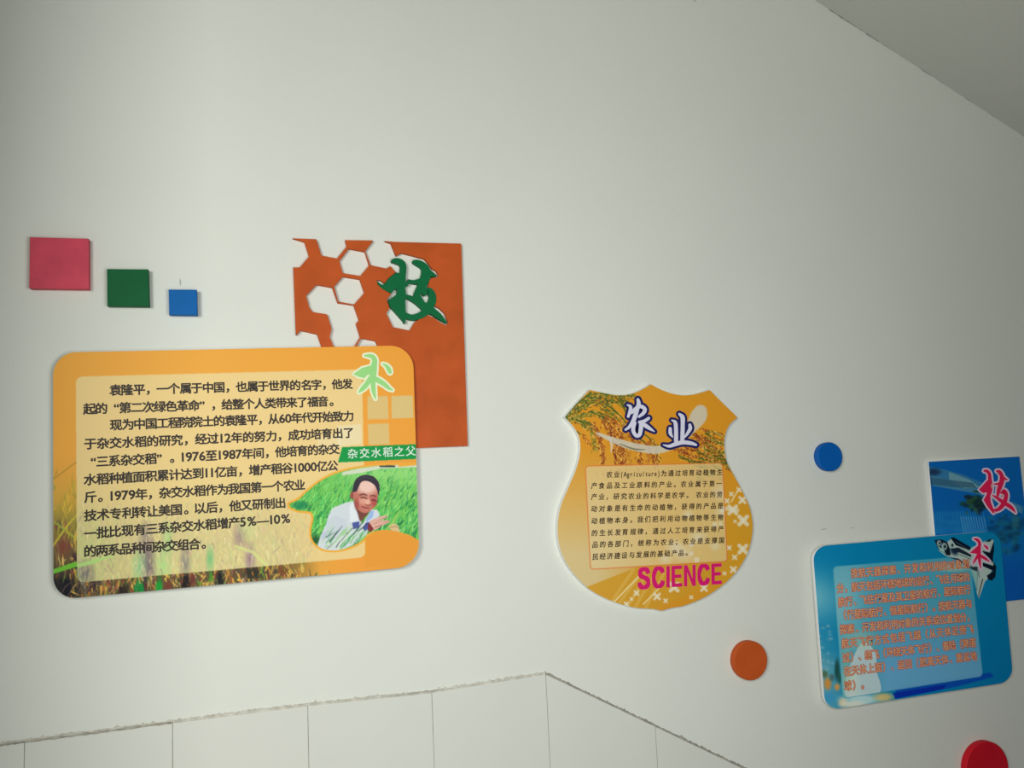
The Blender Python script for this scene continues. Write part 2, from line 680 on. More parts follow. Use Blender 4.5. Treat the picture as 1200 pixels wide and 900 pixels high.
# sloping underside of the upper flight, meeting the wall along the faint diagonal seam
ca_, cb_ = at(970, 10), at(1200, 160)
sl_ = (cb_.z - ca_.z) / (cb_.x - ca_.x)


def prism_xz(name, pts, y0, y1):
    n = len(pts)
    V = [(x, y0, z) for x, z in pts] + [(x, y1, z) for x, z in pts]
    F_ = [tuple(range(n)), tuple(range(2 * n - 1, n - 1, -1))]
    F_ += [(i, i + n, (i + 1) % n + n, (i + 1) % n) for i in range(n)]
    me = bpy.data.meshes.new(name)
    me.from_pydata(V, [], F_)
    bm = bmesh.new()
    bm.from_mesh(me)
    bmesh.ops.recalc_face_normals(bm, faces=bm.faces)
    bm.to_mesh(me)
    bm.free()
    me.update()
    return me


zx = lambda x: ca_.z + (x - ca_.x) * sl_
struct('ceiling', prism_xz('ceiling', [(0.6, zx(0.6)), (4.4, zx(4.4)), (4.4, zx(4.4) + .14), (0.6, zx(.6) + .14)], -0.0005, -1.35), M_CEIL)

# landing, then the flight going down to the right
struct('floor', box_mesh('floor', -2.2, 0.75, -3.6, 0.0, -0.15, 0.0), M_FLOOR)
steps = [(0.75 + i * 0.285, -0.162 * (i + 1)) for i in range(12)]
prof = []
for x, z in steps:
    prof += [(x, z), (x + 0.285, z)]
prof += [(steps[-1][0] + 0.285, steps[-1][1] - 0.2), (0.75, -0.362)]
fl = struct('floor_stairs', prism_xz('floor_stairs', prof, 0.0, -1.35), M_FLOOR)

# glazed tile skirting, each tile a piece of its own
tz = [(at(x, y).x, at(x, y).z) for x, y in ((-60, 881), (20, 870.8), (203, 846.8), (362, 826.5), (504, 811.8), (638.5, 789.8))]
peak = tz[-1]
rp = at(766.7, 854.8)
rp2 = at(862, 896.5)
rs = (rp2.z - peak[1]) / (rp2.x - peak[0])


def ztop(x):
    if x >= peak[0]:
        return peak[1] + (x - peak[0]) * rs
    for (xa, za), (xb, zb) in zip(tz, tz[1:]):
        if x <= xb or (xb, zb) == peak:
            return za + (zb - za) * (x - xa) / (xb - xa)


x0 = at(29.8, 870).x
pitch = (at(638.5, 790).x - x0) / 4
TT = 0.007
g = 0.0009
H1 = 0.45
joint_z = peak[1] - 0.40
M_TILEB = M_TILE
for i in range(-5, 11):
    xa, xb = x0 + i * pitch + g, x0 + (i + 1) * pitch - g
    j = 0
    while True:
        zt = joint_z - H1 * j + (H1 if j == 0 else 0) if j else None
        zlo = joint_z - H1 * j
        zhi_l = ztop(xa) if j == 0 else joint_z - H1 * (j - 1) - 2 * g
        zhi_r = ztop(xb) if j == 0 else zhi_l
        zhi_l, zhi_r = min(zhi_l, ztop(xa)), min(zhi_r, ztop(xb))
        fz = 0.0 if xb < 0.8 else -0.162 * (math.ceil((xb - 0.75) / 0.285))
        zlo = max(zlo, fz)
        pts = [(xa, zlo), (xb, zlo), (xb, max(zhi_r, zlo + .002)), (xa, max(zhi_l, zlo + .002))]
        if max(zhi_l, zhi_r) > zlo + 0.004:
            d = RNG.uniform(-0.0004, 0.0006)
            me = prism_xz('tile', pts, -0.0002, -TT - d)
            o = link('tile', me, M_TILEB, wall)
        if zlo <= fz + 1e-6 or j > 12:
            break
        j += 1

# grout bed behind the tile joints, and the smeared mortar along the tiles' top edge
gp = [(-2.15, 0.0), (-2.15, ztop(-2.15) - .002), (tz[1][0], tz[1][1] - .002), (tz[3][0], tz[3][1] - .002), (peak[0], peak[1] - 0.004), (2.9, ztop(2.9) - 0.004), (2.9, -1.3)]
link('grout', prism_xz('grout', gp, -0.0001, -TT + 0.0022), M_GROUT, wall)


def mortar(xs, half, dark):
    V, Fc = [], []
    for i, x in enumerate(xs):
        z = ztop(x)
        nz = RNG.normal
        h = half * (0.6 + 0.25 * abs(nz()))
        th = TT * (1.0 + 0.1 * nz())
        jz = 0.0004 * nz()
        V += [(x, -0.0001, z + h * 1.3 + jz), (x, -max(th * 0.45, .001), z + h * 0.8 + jz), (x, -max(th * 0.95, .0015), z + 0.0008 + jz * .5), (x, -TT * 0.7, z - 0.0015)]
    for i in range(len(xs) - 1):
        for k in range(3):
            a = i * 4 + k
            Fc.append((a, a + 4, a + 5, a + 1))
    me = bpy.data.meshes.new('mortar_edge')
    me.from_pydata(V, [], Fc)
    bm = bmesh.new()
    bm.from_mesh(me)
    bmesh.ops.recalc_face_normals(bm, faces=bm.faces)
    bm.to_mesh(me)
    bm.free()
    for p in me.polygons:
        p.use_smooth = True
    return me


struct('trim_1', mortar(np.linspace(-2.1, peak[0], 620), 0.0065, 0), M_MORTAR)
M_MORTAR_D = mat('dark_mortar', (168, 164, 152), 0.9, 1.0, 0.1, noise=0.3, nscale=60, bump=0.8, bscale=260)
struct('trim_2', mortar(np.linspace(peak[0], 2.9, 520), 0.0062, 0), M_MORTAR_D)


# darker line under the mortar on the left run
def line_plate(name, px, w, t, mt, parent):
    P = [at(x, y, 0) for x, y in px]
    V, Fc = [], []
    for i, p in enumerate(P):
        q0, q1 = P[max(i - 1, 0)], P[min(i + 1, len(P) - 1)]
        d = (q1 - q0).normalized()
        n = Vector((-d.z, 0, d.x))
        ww = w * RNG.uniform(0.4, 1.2) if 0 < i < len(P) - 1 else w * .2
        V += [(p + n * ww / 2 + Vector((0, -t, 0)))[:], (p - n * ww / 2 + Vector((0, -t, 0)))[:]]
    for i in range(len(P) - 1):
        k = 2 * i
        Fc.append((k, k + 1, k + 3, k + 2))
    me = bpy.data.meshes.new(name)
    me.from_pydata(V, [], Fc)
    return link(name, me, mt, parent)


n_ = 60
line_plate('dark_line', [(970 + 232 * i / n_ + RNG.normal() * .12, 10 + 150.5 * i / n_ + RNG.normal() * .25) for i in range(n_ + 1)], 0.0032, 0.0012, M_SEAM, wall)
line_plate('dark_line', [(x, 872.2 - (x + 5) * 0.1318 + 0.7 + RNG.normal() * .25) for x in range(-5, 206, 4)], 0.0055, TT + 0.0015, M_MORTAR_D, wall)
for a, b in (((962, 620.5), (969, 619.6)), ((996, 618.8), (1002, 618.4)), ((211, 326), (211.4, 335)), ((812, 0.5), (816, 1.5))):
    line_plate('scuff', [a, ((a[0] + b[0]) / 2, (a[1] + b[1]) / 2), b], 0.003, 0.0006, M_SCUFF, wall)


# ------------------------------------------------------------------ wall blocks
def bevel_plate(px, t, bev, t0=0.0002):
    return plate('block', [wpts(px, t)], t0, t, bev)


def thing_mesh(name, me, mt, px, label, cat, group=None):
    p = at(px[0], px[1], 0)
    o = link(name, me, mt, origin=(p.x, 0, p.z))
    o['label'] = label
    o['category'] = cat
    if group:
        o['group'] = group
    return o


RED = mat('red_paint', (178, 62, 78), 0.5, 1.45, 0.15, noise=0.10, nscale=22)
GREEN = mat('green_paint', (12, 92, 50), 0.5, 1.05, 0.12, noise=0.05, nscale=25)
BLUE = mat('blue_paint', (8, 95, 165), 0.5, 1.1, 0.12, noise=0.04, nscale=25)
G1 = 'square blocks stepping down the wall'
thing_mesh('square_block', bevel_plate([(35, 277.8), (103.8, 279.6), (104, 338.4), (34.2, 337.6)], 0.022, 0.0008), RED, (70, 339),
           'large crimson square block, highest and leftmost of the three square blocks', 'block', G1)
thing_mesh('square_block', bevel_plate([(125.4, 315.2), (173.8, 315.6), (174.6, 358.8), (125.7, 358.3)], 0.022, 0.0008), GREEN, (150, 359),
           'dark green square block between the crimson and the blue square blocks', 'block', G1)
thing_mesh('square_block', bevel_plate([(197.6, 339.2), (230.6, 339.4), (231.2, 369), (198.2, 368.6)], 0.022, 0.0008), BLUE, (215, 370),
           'small bright blue square block just above the orange text board', 'block', G1)


def disc(cx, cy, ry, t, mt, label, name='round_block'):
    c = at(cx, cy, t)
    r = abs(at(cx, cy - ry, t).z - at(cx, cy + ry, t).z) / 2
    lp = [(c.x + r * math.cos(a), c.z + r * math.sin(a)) for a in np.linspace(0, 2 * math.pi, 72, endpoint=False)]
    me = plate('disc', [lp], 0.0002, t, 0.002)
    return thing_mesh(name, me, mt, (cx, cy), label, 'block', 'round blocks stepping down the wall')


disc(973.2, 535.2, 17.0, 0.022, mat('blue_disc_paint', (5, 78, 150), 0.5, 1.5, 0.15, noise=0.03), 'blue round block on the wall above the blue text board')
disc(880, 774.4, 23.2, 0.022, mat('orange_disc_paint', (178, 78, 32), 0.5, 1.3, 0.12, noise=0.05), 'orange round block below and right of the shield-shaped board')
disc(1157.5, 901.6, 33.0, 0.022, mat('red_disc_paint', (180, 22, 38), 0.5, 1.4, 0.12, noise=0.05), 'red round block at the bottom edge below the blue text board')

# ------------------------------------------------------------------ orange honeycomb panel with carved character
A = lambda x, y: (340 + x / 6.67, 275 + y / 6.67)
B = lambda x, y: (330 + x / 5.217, 270 + y / 5.217)
Cc = lambda x, y: (435 + x / 9, 295 + y / 9)
TH = 0.012
outer = [A(20, 28), A(205, 35), A(245, 162), A(366, 186), A(442, 92), A(430, 42), A(650, 45), A(587, 128), A(628, 238), B(640, 232), Cc(205, 152),
         Cc(260, 215), Cc(180, 280), Cc(140, 332), Cc(95, 300), Cc(60, 298), Cc(66, 345), Cc(130, 400), Cc(212, 445), Cc(165, 505), Cc(195, 595), Cc(160, 650),
         Cc(230, 795), Cc(405, 830), Cc(455, 745), Cc(520, 705), Cc(600, 668), Cc(660, 695), Cc(740, 750), Cc(790, 775), Cc(812, 745), Cc(775, 650), Cc(720, 598),
         Cc(670, 568), Cc(682, 520), Cc(685, 460), Cc(650, 398), Cc(600, 370), Cc(612, 305), Cc(640, 275), Cc(695, 270), Cc(708, 240), Cc(680, 198), Cc(640, 178),
         Cc(600, 118), Cc(560, 75), Cc(440, 42), Cc(320, 12), Cc(262, 42), B(668, 78), B(630, 65), B(690, 70), (540.6, 285.4), (548.3, 522.6), (350, 530.5),
         (349, 440), A(262, 935), A(240, 860), A(212, 778), A(82, 748), A(45, 785), A(25, 255), A(75, 255), A(148, 170), A(112, 56)]
hole1 = [A(x, y) for x, y in ((125, 475), (205, 390), (330, 412), (372, 532), (497, 550), (538, 668), (515, 695), (547, 800), (500, 875), (480, 930), (370, 925), (338, 870), (310, 800), (325, 735), (290, 622), (180, 605), (150, 570))]
hole2 = [A(x, y) for x, y in ((458, 108), (585, 132), (618, 240), (548, 322), (412, 300), (384, 205))]
hole3 = [A(x, y) for x, y in ((412, 326), (545, 348), (580, 455), (500, 545), (376, 522), (344, 405))]
hole4 = [A(x, y) for x, y in ((505, 890), (558, 810), (667, 830), (700, 900), (640, 960), (530, 950))]
p = at(447, 520, 0)
hp = empty('honeycomb_panel', (p.x, 0, p.z), 'burnt orange square panel cut with hexagon holes, behind the orange text board', 'panel')
M_OR = mat('orange_panel_paint', (184, 82, 34), 0.55, 1.1, 0.12, noise=0.11, nscale=14)
link('panel', plate('panel', [wpts(q, TH) for q in (outer, hole1, hole2, hole3, hole4)], 0.0003, TH, 0.0004), M_OR, hp)
M_CG = mat('carved_green', (10, 98, 56), 0.5, 1.15, 0.12, noise=0.04)
link('raised_character', brush_mesh('raised_character', JI_L['strokes'], JI_L['polys'], JI_L['zoom'], 6, TH + 0.002, 0.0135), M_CG, hp, 'green carved calligraphic character 技')

# ------------------------------------------------------------------ orange text board
t_board = 0.026
bo = rrect([(62.2, 413.2), (483.8, 404.6), (491.6, 663.4), (62.6, 703)], 27, 10)
p = at(270, 684, 0)
board = empty('text_board', (p.x, 0, p.z), 'large orange rounded board with black text and a printed man in rice', 'sign')
link('panel', plate('panel', [wpts(bo, t_board)], 0.0165, t_board, 0.0003), M_PVC, board, 'white foam board sides')
inset = rrect([(80, 430), (468, 422), (473, 648), (80, 684)], 20, 6)
link('backing_panel', plate('backing_panel', [wpts(inset, 0.0165)], 0.0125, 0.0165), M_PVC, board)
for q in ([(90, 450), (110, 450), (110, 662), (90, 664)], [(318, 440), (340, 440), (342, 636), (320, 638)]):
    link('spacer_strip', plate('spacer_strip', [wpts(q, 0.0125)], 0.0002, 0.0125), M_PVC, board)

ink = Ink(60, 402, 493, 705, 0.7, (230, 158, 62))
X, Y = ink.X, ink.Y
ink.field(np.clip((X - 250) / 260, 0, 1) * 0.8, (228, 147, 48))
ink.field(np.clip((X - 380) / 100, 0, 1) * np.clip((Y - 560) / 60, 0, 1), (220, 143, 46))
# printed rice field: fades in towards the lower left
fade = np.clip((Y - 520 - 0.02 * (X - 60)) / 120, 0, 1) * np.clip((400 - X) / 90, 0, 1)
ink.field(fade * 0.95, (178, 148, 56))
ink.field(fade * np.exp(-((X - 78) ** 2) / 900 - ((Y - 615) ** 2) / 900) * .6, (128, 138, 60))
fade2 = np.clip((Y - 590 + 0.09 * (X - 60)) / 70, 0, 1) * np.clip((375 - X) / 50, 0, 1)
ink.field(fade2, (92, 78, 48))
rr = random.Random(3)


def in_fade(x, y, rnd):
    f = min(1, max(0, (y - 525) / 110)) * min(1, max(0, (392 - x) / 60))
    return rnd < f


for _ in range(1500):
    x, y = rr.uniform(58, 392), rr.uniform(535, 706)
    if not in_fade(x, y, rr.random()):
        continue
    dep = (y - 530) / 170
    col = rr.choice([(214, 172, 70), (196, 142, 74), (148, 92, 62), (120, 150, 60), (225, 196, 110), (96, 62, 60), (60, 52, 48), (168, 120, 110), (190, 160, 90)])
    if y < 600:
        col = rr.choice([(214, 172, 60), (190, 160, 60), (170, 140, 50), (150, 150, 60)])
    L = rr.uniform(5, 20)
    a = math.radians(rr.gauss(88, 22))
    dx, dy = math.cos(a) * L, math.sin(a) * L
    w = rr.uniform(0.8, 3.4)
    ink.stroke([(x, y, w * .3), (x + dx * .5 + rr.gauss(0, 1), y + dy * .5, w), (x + dx, y + dy, w * .4)], col, rr.uniform(.5, .95))
for x, y, w, h, c in ((76, 690, 30, 26, (22, 22, 30)), (120, 672, 16, 14, (70, 58, 76)), (164, 690, 12, 16, (15, 130, 55)), (187, 694, 5, 20, (15, 150, 50)), (146, 694, 8, 14, (35, 28, 26)),
                      (218, 684, 10, 14, (28, 26, 24)), (258, 680, 9, 14, (30, 28, 30)), (170, 668, 6, 26, (60, 40, 58)), (176, 640, 7, 20, (72, 46, 70)), (217, 650, 5, 16, (60, 50, 62)),
                      (296, 672, 14, 12, (40, 42, 32)), (280, 628, 6, 9, (90, 50, 84)), (292, 656, 5, 10, (86, 40, 80)), (75, 640, 12, 14, (120, 60, 50)), (88, 655, 8, 10, (60, 40, 44)),
                      (247, 662, 6, 10, (20, 130, 60)), (331, 670, 7, 10, (120, 64, 40)), (197, 690, 6, 12, (120, 50, 40)), (210, 640, 3, 22, (190, 150, 80))):
    ink.blob(x, y, w / 1.6, h / 1.3, c, 0.85, 0.6)
for _ in range(430):
    x = rr.uniform(62, 388)
    y = rr.uniform(655, 700) - (x - 62) * 0.07
    f = min(1, (392 - x) / 70)
    if rr.random() > f:
        continue
    col = rr.choice([(214, 164, 70), (180, 110, 50), (228, 188, 80), (140, 80, 40), (96, 140, 50), (40, 34, 30), (120, 50, 44), (206, 176, 120)])
    L, a = rr.uniform(4, 13), math.radians(rr.gauss(88, 26))
    w = rr.uniform(0.8, 2.6)
    ink.stroke([(x, y, w), (x + math.cos(a) * L, y + math.sin(a) * L, w * .4)], col, rr.uniform(.6, 1))
for x, y, w, h, c in ((74, 690, 22, 20, (20, 20, 28)), (163, 692, 9, 13, (12, 128, 52)), (187, 692, 5, 16, (16, 150, 48)), (218, 683, 6, 12, (22, 20, 24)), (258, 679, 6, 12, (26, 26, 26)),
                      (297, 671, 9, 9, (40, 42, 30)), (141, 694, 6, 10, (34, 26, 26)), (108, 684, 5, 12, (52, 34, 44)), (247, 676, 5, 8, (70, 130, 40)), (226, 680, 4, 10, (110, 46, 44)), (171, 690, 3, 10, (90, 34, 40)), (88, 660, 6, 8, (52, 40, 44)), (330, 668, 6, 6, (110, 70, 30))):
    for _ in range(5):
        xx = x + rr.gauss(0, w * .28)
        ink.stroke([(xx, y - h * .6, 1.2), (xx + rr.gauss(0, 1.5), y, w * .32), (xx + rr.gauss(0, 2), y + h * .7, w * .25)], c, .85)
# leaves and branches in the lower left corner
ink.stroke([(62, 670, 5), (90, 661, 6), (118, 655, 4), (132, 652, 1)], (104, 178, 50), 1)
ink.stroke([(62, 562, 1), (90, 541, 1)], (150, 120, 40), .9)
ink.stroke([(62, 640, 2), (78, 617, 2.5), (95, 598, 1)], (196, 180, 60), .9)
ink.stroke([(64, 612, 2), (85, 628, 3), (93, 634, 1)], (150, 160, 60), .9)
ink.stroke([(100, 690, 2), (92, 668, 5), (96, 684, 3)], (120, 120, 100), .9)
for k in range(26):
    x = rr.uniform(66, 92)
    y = rr.uniform(560, 640)
    ink.stroke([(x, y, 1.4), (x + rr.uniform(-4, 4), y + 12, .6)], rr.choice([(216, 178, 60), (160, 150, 50), (190, 150, 50)]), .7)
for k in range(5):
    ink.stroke([(70 + k * 9, 700, 1), (76 + k * 10, 688 - k, 1.2), (84 + k * 11, 682, .6)], (110, 84, 78), .8)
# cream window over it
inner = rrect([(88.8, 441.4), (424, 433), (428.8, 653), (90.4, 682.8)], 8, 6)
ink.poly(inner, (222, 203, 148), 0.70)
ink.poly(inner, (224, 200, 144), 0.42)
lower = ink.inside(inner) * np.clip((Y - 590) / 60, 0, 1) * np.clip((365 - X) / 60, 0, 1)
ink.field(lower * 0.22, (196, 210, 130))
ink.field(ink.inside(inner) * np.exp(-((X - 105) ** 2 / 900 + (Y - 650) ** 2 / 2000)) * 0.25, (160, 200, 110))
# pale straw ears seen through the window
ink.clip = ink.inside(inner) * 1.0
for x, y, w, h, c in ((171, 646, 6, 26, (110, 96, 108)), (176, 668, 5, 18, (100, 90, 100)), (217, 660, 5, 16, (120, 112, 116)), (281, 628, 6, 12, (138, 112, 116)), (293, 654, 5, 14, (138, 104, 128)),
                      (163, 664, 6, 14, (130, 190, 130)), (191, 664, 7, 18, (166, 210, 130)), (246, 654, 3.5, 12, (96, 176, 110)), (100, 672, 8, 12, (90, 86, 98)), (290, 620, 8, 10, (186, 196, 130)), (196, 632, 5, 16, (150, 196, 120))):
    ink.blob(x, y, w, h, c, .75, .8)
for _ in range(1100):
    x = rr.uniform(92, 366)
    y = rr.uniform(588, 682)
    if rr.random() > min(1, (y - 575) / 50) * min(1, (372 - x) / 50):
        continue
    col = rr.choice([(224, 206, 150), (206, 184, 130), (186, 160, 122), (232, 216, 168), (196, 206, 140), (176, 190, 120), (150, 130, 120), (214, 176, 150)])
    L, a = rr.uniform(3, 11), math.radians(rr.gauss(88, 20))
    w = rr.uniform(.7, 2.0)
    ink.stroke([(x, y, w), (x + math.cos(a) * L, y + math.sin(a) * L, w * .4)], col, rr.uniform(.3, .7))
ink.stroke([(88, 664, 4), (110, 658, 5), (132, 651, 1)], (170, 206, 120), .9)
ink.stroke([(276, 640, 3), (296, 647, 4), (314, 664, 4)], (204, 206, 130), .8)
ink.clip = None
# cream squares on the right
for q, al in (([(430.5, 464.5), (454.5, 464), (455.5, 491), (431, 491.5)], .62), ([(458.5, 464), (483.5, 463.5), (484.5, 489.5), (459, 490.5)], .7), ([(431, 497), (455.5, 496), (456.5, 520.5), (432, 521.5)], .62)):
    ink.poly(q, (205, 184, 126), al + .2)
ink.poly([(395, 499), (423, 497), (424, 520), (396, 523)], (224, 213, 180), .6)
ink.poly([(372, 512), (400, 509), (401, 524), (372, 528)], (226, 214, 176), .35)
# orange line over the photo, then the photo itself
Z = lambda L: [(270 + x / 5, 540 + y / 5) for x, y in L]
photo = Z([(345, 252), (400, 226), (450, 180), (520, 125), (600, 82), (700, 52), (850, 30), (1000, 24), (1090, 18), (1110, 20), (1120, 475), (1050, 435), (950, 408), (870, 408), (805, 428), (785, 455), (740, 488), (660, 518),
           (580, 524), (520, 505), (480, 460), (474, 400), (486, 340), (470, 300), (400, 292), (350, 272)])
pc = [tuple(q) for q in crom(photo[:9], 4)] + photo[9:11] + [tuple(q) for q in crom(photo[11:], 4)]
ink.stroke([(x, y, 4.6) for x, y in pc[:34]] , (232, 160, 50), 1)
ink.stroke([(x, y, 4.6) for x, y in pc[36:]] + [(pc[0][0], pc[0][1], 4.6)], (232, 160, 50), 1)
ink.poly(Z([(790, 450), (870, 400), (960, 405), (1115, 470), (1115, 620), (790, 620)]), (221, 146, 48), 1)
ink.clip = ink.inside(pc) * 1.0
ink.poly(pc, (104, 182, 82))
ink.field(np.exp(-((Y - 553) ** 2) / 260) * np.clip((X - 380) / 40, 0, 1) * 0.6, (160, 215, 130))
for _ in range(1500):
    x, y = rr.uniform(336, 494), rr.uniform(548, 648)
    near = min(1, max(0, (y - 550) / 60))
    dark = rr.random() < 0.30 + .15 * near
    left = x < 390
    if dark:
        col = rr.choice([(10, 120, 72), (24, 140, 70), (8, 92, 60), (40, 130, 50)])
    else:
        col = rr.choice([(120, 206, 100), (90, 190, 84), (160, 224, 130), (70, 180, 90), (140, 200, 80)])
    L = rr.uniform(3, 6) + 7 * near
    a = math.radians(rr.gauss(-62, 16))
    w = .7 + near * rr.uniform(.2, 1.0)
    ink.stroke([(x, y, w), (x + math.cos(a) * L, y + math.sin(a) * L, .3)], col, .55 if y < 566 else .85)
ink.poly(Z([(650, 85), (660, 66), (760, 45), (860, 30), (1000, 18), (1120, 10), (1120, 36), (880, 46), (760, 72)]), (206, 206, 190), .9)
ink.stroke([(446, 546, 3), (462, 546.5, 2.4)], (50, 66, 60), 1)
ink.stroke([(468, 545.5, 3), (494, 543, 3.2)], (226, 160, 54), 1)
ink.blob(353, 592, 9, 5, (8, 110, 76), .6)
ink.blob(370, 633, 6, 6, (12, 60, 34), .8, .6)
# the man
Q = lambda L: [(350 + x / 7.5, 540 + y / 7.5) for x, y in L]
QS = lambda L: [(350 + x / 7.5, 540 + y / 7.5, w / 7.5) for x, y, w in L]
SH = (198, 204, 208)
ink.poly(Q([(165, 745), (200, 640), (240, 560), (262, 480), (300, 415), (400, 372), (478, 352), (530, 500), (560, 560), (640, 430), (690, 430), (716, 482), (640, 540), (612, 600), (600, 650), (480, 740), (350, 790), (210, 790)]), SH)
ink.poly(Q([(250, 520), (330, 480), (420, 520), (430, 640), (330, 700), (230, 700)]), (184, 192, 202), .5)
ink.poly(Q([(200, 640), (270, 600), (290, 660), (200, 700)]), (168, 178, 196), .6)
ink.poly(Q([(590, 520), (632, 440), (668, 440), (660, 490), (600, 540)]), (150, 172, 214))
ink.stroke(QS([(668, 440, 6), (655, 500, 6), (600, 545, 5)]), (214, 222, 232), .9)
ink.poly(Q([(468, 545), (536, 532), (530, 590), (480, 602)]), (66, 78, 150))
ink.poly(Q([(560, 590), (590, 545), (625, 535), (612, 600), (580, 620)]), (70, 80, 150))
ink.poly(Q([(484, 350), (510, 340), (600, 440), (650, 400), (600, 480), (545, 535), (508, 470)]), (112, 62, 52))
ink.poly(Q([(446, 400), (482, 358), (534, 520), (452, 545)]), (214, 218, 222))
ink.stroke(QS([(482, 360, 6), (520, 470, 7), (534, 530, 6)]), (150, 156, 170), .8)
ink.blob(350 + 470 / 7.5, 540 + 305 / 7.5, 2.4, 4.6, (146, 72, 66))
face = crom([(480, 290), (488, 210), (540, 165), (620, 160), (684, 200), (698, 270), (692, 340), (668, 400), (622, 446), (572, 458), (520, 425), (492, 365)], 4, True)
ink.poly(Q(face), (184, 108, 92))
ink.blob(350 + 600 / 7.5, 540 + 225 / 7.5, 12, 9, (228, 190, 176), .95, .4)
ink.blob(350 + 570 / 7.5, 540 + 355 / 7.5, 6, 4, (216, 154, 134), .85, .5)
ink.blob(350 + 665 / 7.5, 540 + 365 / 7.5, 3.0, 5, (168, 60, 60), .8, .5)
ink.blob(350 + 510 / 7.5, 540 + 380 / 7.5, 2.6, 6, (150, 64, 60), .8, .5)
ink.blob(350 + 607 / 7.5, 540 + 362 / 7.5, 3.0, 3.2, (226, 168, 146), .9, .4)
ink.stroke(QS([(612, 300, 10), (610, 340, 12)]), (206, 146, 128), .8)
ink.stroke(QS([(538, 300, 12), (570, 292, 14), (600, 302, 9)]), (96, 48, 46), .9)
ink.stroke(QS([(632, 308, 10), (660, 304, 12), (684, 316, 9)]), (96, 48, 46), .9)
ink.stroke(QS([(548, 325, 9), (575, 322, 11), (602, 334, 7)]), (62, 30, 36), .9)
ink.stroke(QS([(636, 345, 8), (660, 344, 10), (680, 352, 7)]), (70, 26, 34), .9)
ink.stroke(QS([(590, 385, 6), (612, 392, 8), (636, 386, 5)]), (112, 50, 48), .8)
ink.stroke(QS([(558, 402, 7), (584, 414, 9), (618, 416, 6)]), (120, 40, 44), .95)
ink.stroke(QS([(570, 428, 6), (600, 434, 6)]), (206, 140, 126), .8)
hair = crom([(472, 275), (478, 225), (500, 165), (550, 130), (610, 124), (668, 145), (705, 195), (712, 250), (700, 305), (690, 262), (668, 216), (630, 188), (585, 176), (548, 190), (528, 230), (510, 268), (490, 272)], 4, True)
ink.poly(Q(hair), (44, 38, 50))
ink.stroke(QS([(520, 165, 14), (590, 140, 16), (660, 165, 12)]), (66, 60, 76), .6)
ink.poly(Q([(608, 560), (640, 520), (716, 490), (772, 478), (786, 494), (716, 524), (792, 524), (800, 540), (730, 572), (690, 600), (620, 628)]), (208, 156, 138))
for q in ([(650, 540, 5), (715, 510, 6), (775, 492, 4)], [(660, 560, 5), (730, 540, 6), (790, 530, 4)], [(670, 584, 5), (730, 565, 5)]):
    ink.stroke(QS(q), (120, 60, 60), .7)
for q in ([(640, 545, 8), (700, 512, 10), (765, 486, 7)], [(650, 570, 8), (720, 545, 9), (785, 520, 6)]):
    ink.stroke(QS(q), (232, 192, 176), .8)
ink.poly(Q([(608, 560), (622, 545), (660, 600), (640, 625), (606, 622)]), (120, 40, 44))
ink.poly(Q([(790, 575), (840, 548), (876, 570), (890, 620), (850, 625), (800, 600)]), (206, 178, 130))
ink.stroke(QS([(800, 590, 5), (850, 575, 6), (880, 590, 4)]), (130, 90, 60), .8)
ink.stroke(QS([(770, 600, 10), (830, 540, 10), (890, 430, 4)]), (168, 190, 90), .9)
for _ in range(46):
    x, y = rr.uniform(200, 560), rr.uniform(640, 780)
    L = rr.uniform(60, 150)
    a = math.radians(rr.gauss(-52, 8))
    ink.stroke(QS([(x, y, 9), (x + math.cos(a) * L * .5, y + math.sin(a) * L * .5, 8), (x + math.cos(a) * L, y + math.sin(a) * L, 2)]),
               rr.choice([(176, 206, 150), (206, 216, 190), (60, 150, 80), (120, 190, 100), (90, 110, 90)]), .8)
for q in ([(270, 710, 8), (330, 640, 10), (385, 572, 3)], [(330, 760, 8), (360, 710, 6)], [(480, 650, 6), (540, 570, 9), (575, 510, 3)], [(520, 620, 5), (560, 590, 9), (610, 545, 3)]):
    ink.stroke(QS(q), (30, 50, 50), .9)
ink.clip = None
# green caption band
ink.poly([(401, 524), (494, 520.2), (494, 537.6), (396, 542)], (0, 140, 62))
ink.mesh('printed_face', bo, t_board + 0.0003, KL, board)

ROWS_L = [("袁隆平，一个属于中国，也属于世界的名字，他发", (129, 457.4), (412.6, 449.8)),
          ("起的“第二次绿色革命”，给整个人类带来了福音。", (98.5, 479.4), (396, 470)),
          ("现为中国工程院院士的袁隆平，从60年代开始致力", (129.6, 498.2), (413.8, 487.4)),
          ("于杂交水稻的研究，经过12年的努力，成功培育出了", (99, 520.4), (414.2, 507)),
          ("“三系杂交稻”。1976至1987年间，他培育的杂交", (99, 541.8), (397.3, 526)),
          ("水稻种植面积累计达到11亿亩，增产稻谷1000亿公", (99, 562.4), (395.6, 545.4)),
          ("斤。1979年，杂交水稻作为我国第一个农业", (99.2, 583), (357, 568)),
          ("技术专利转让美国。以后，他又研制出", (99.2, 604.4), (334.6, 589)),
          ("一批比现有三系杂交水稻增产5%—10%", (99.2, 625.6), (340.6, 607.4)),
          ("的两系品种间杂交组合。", (99.2, 646.4), (247, 636.4))]
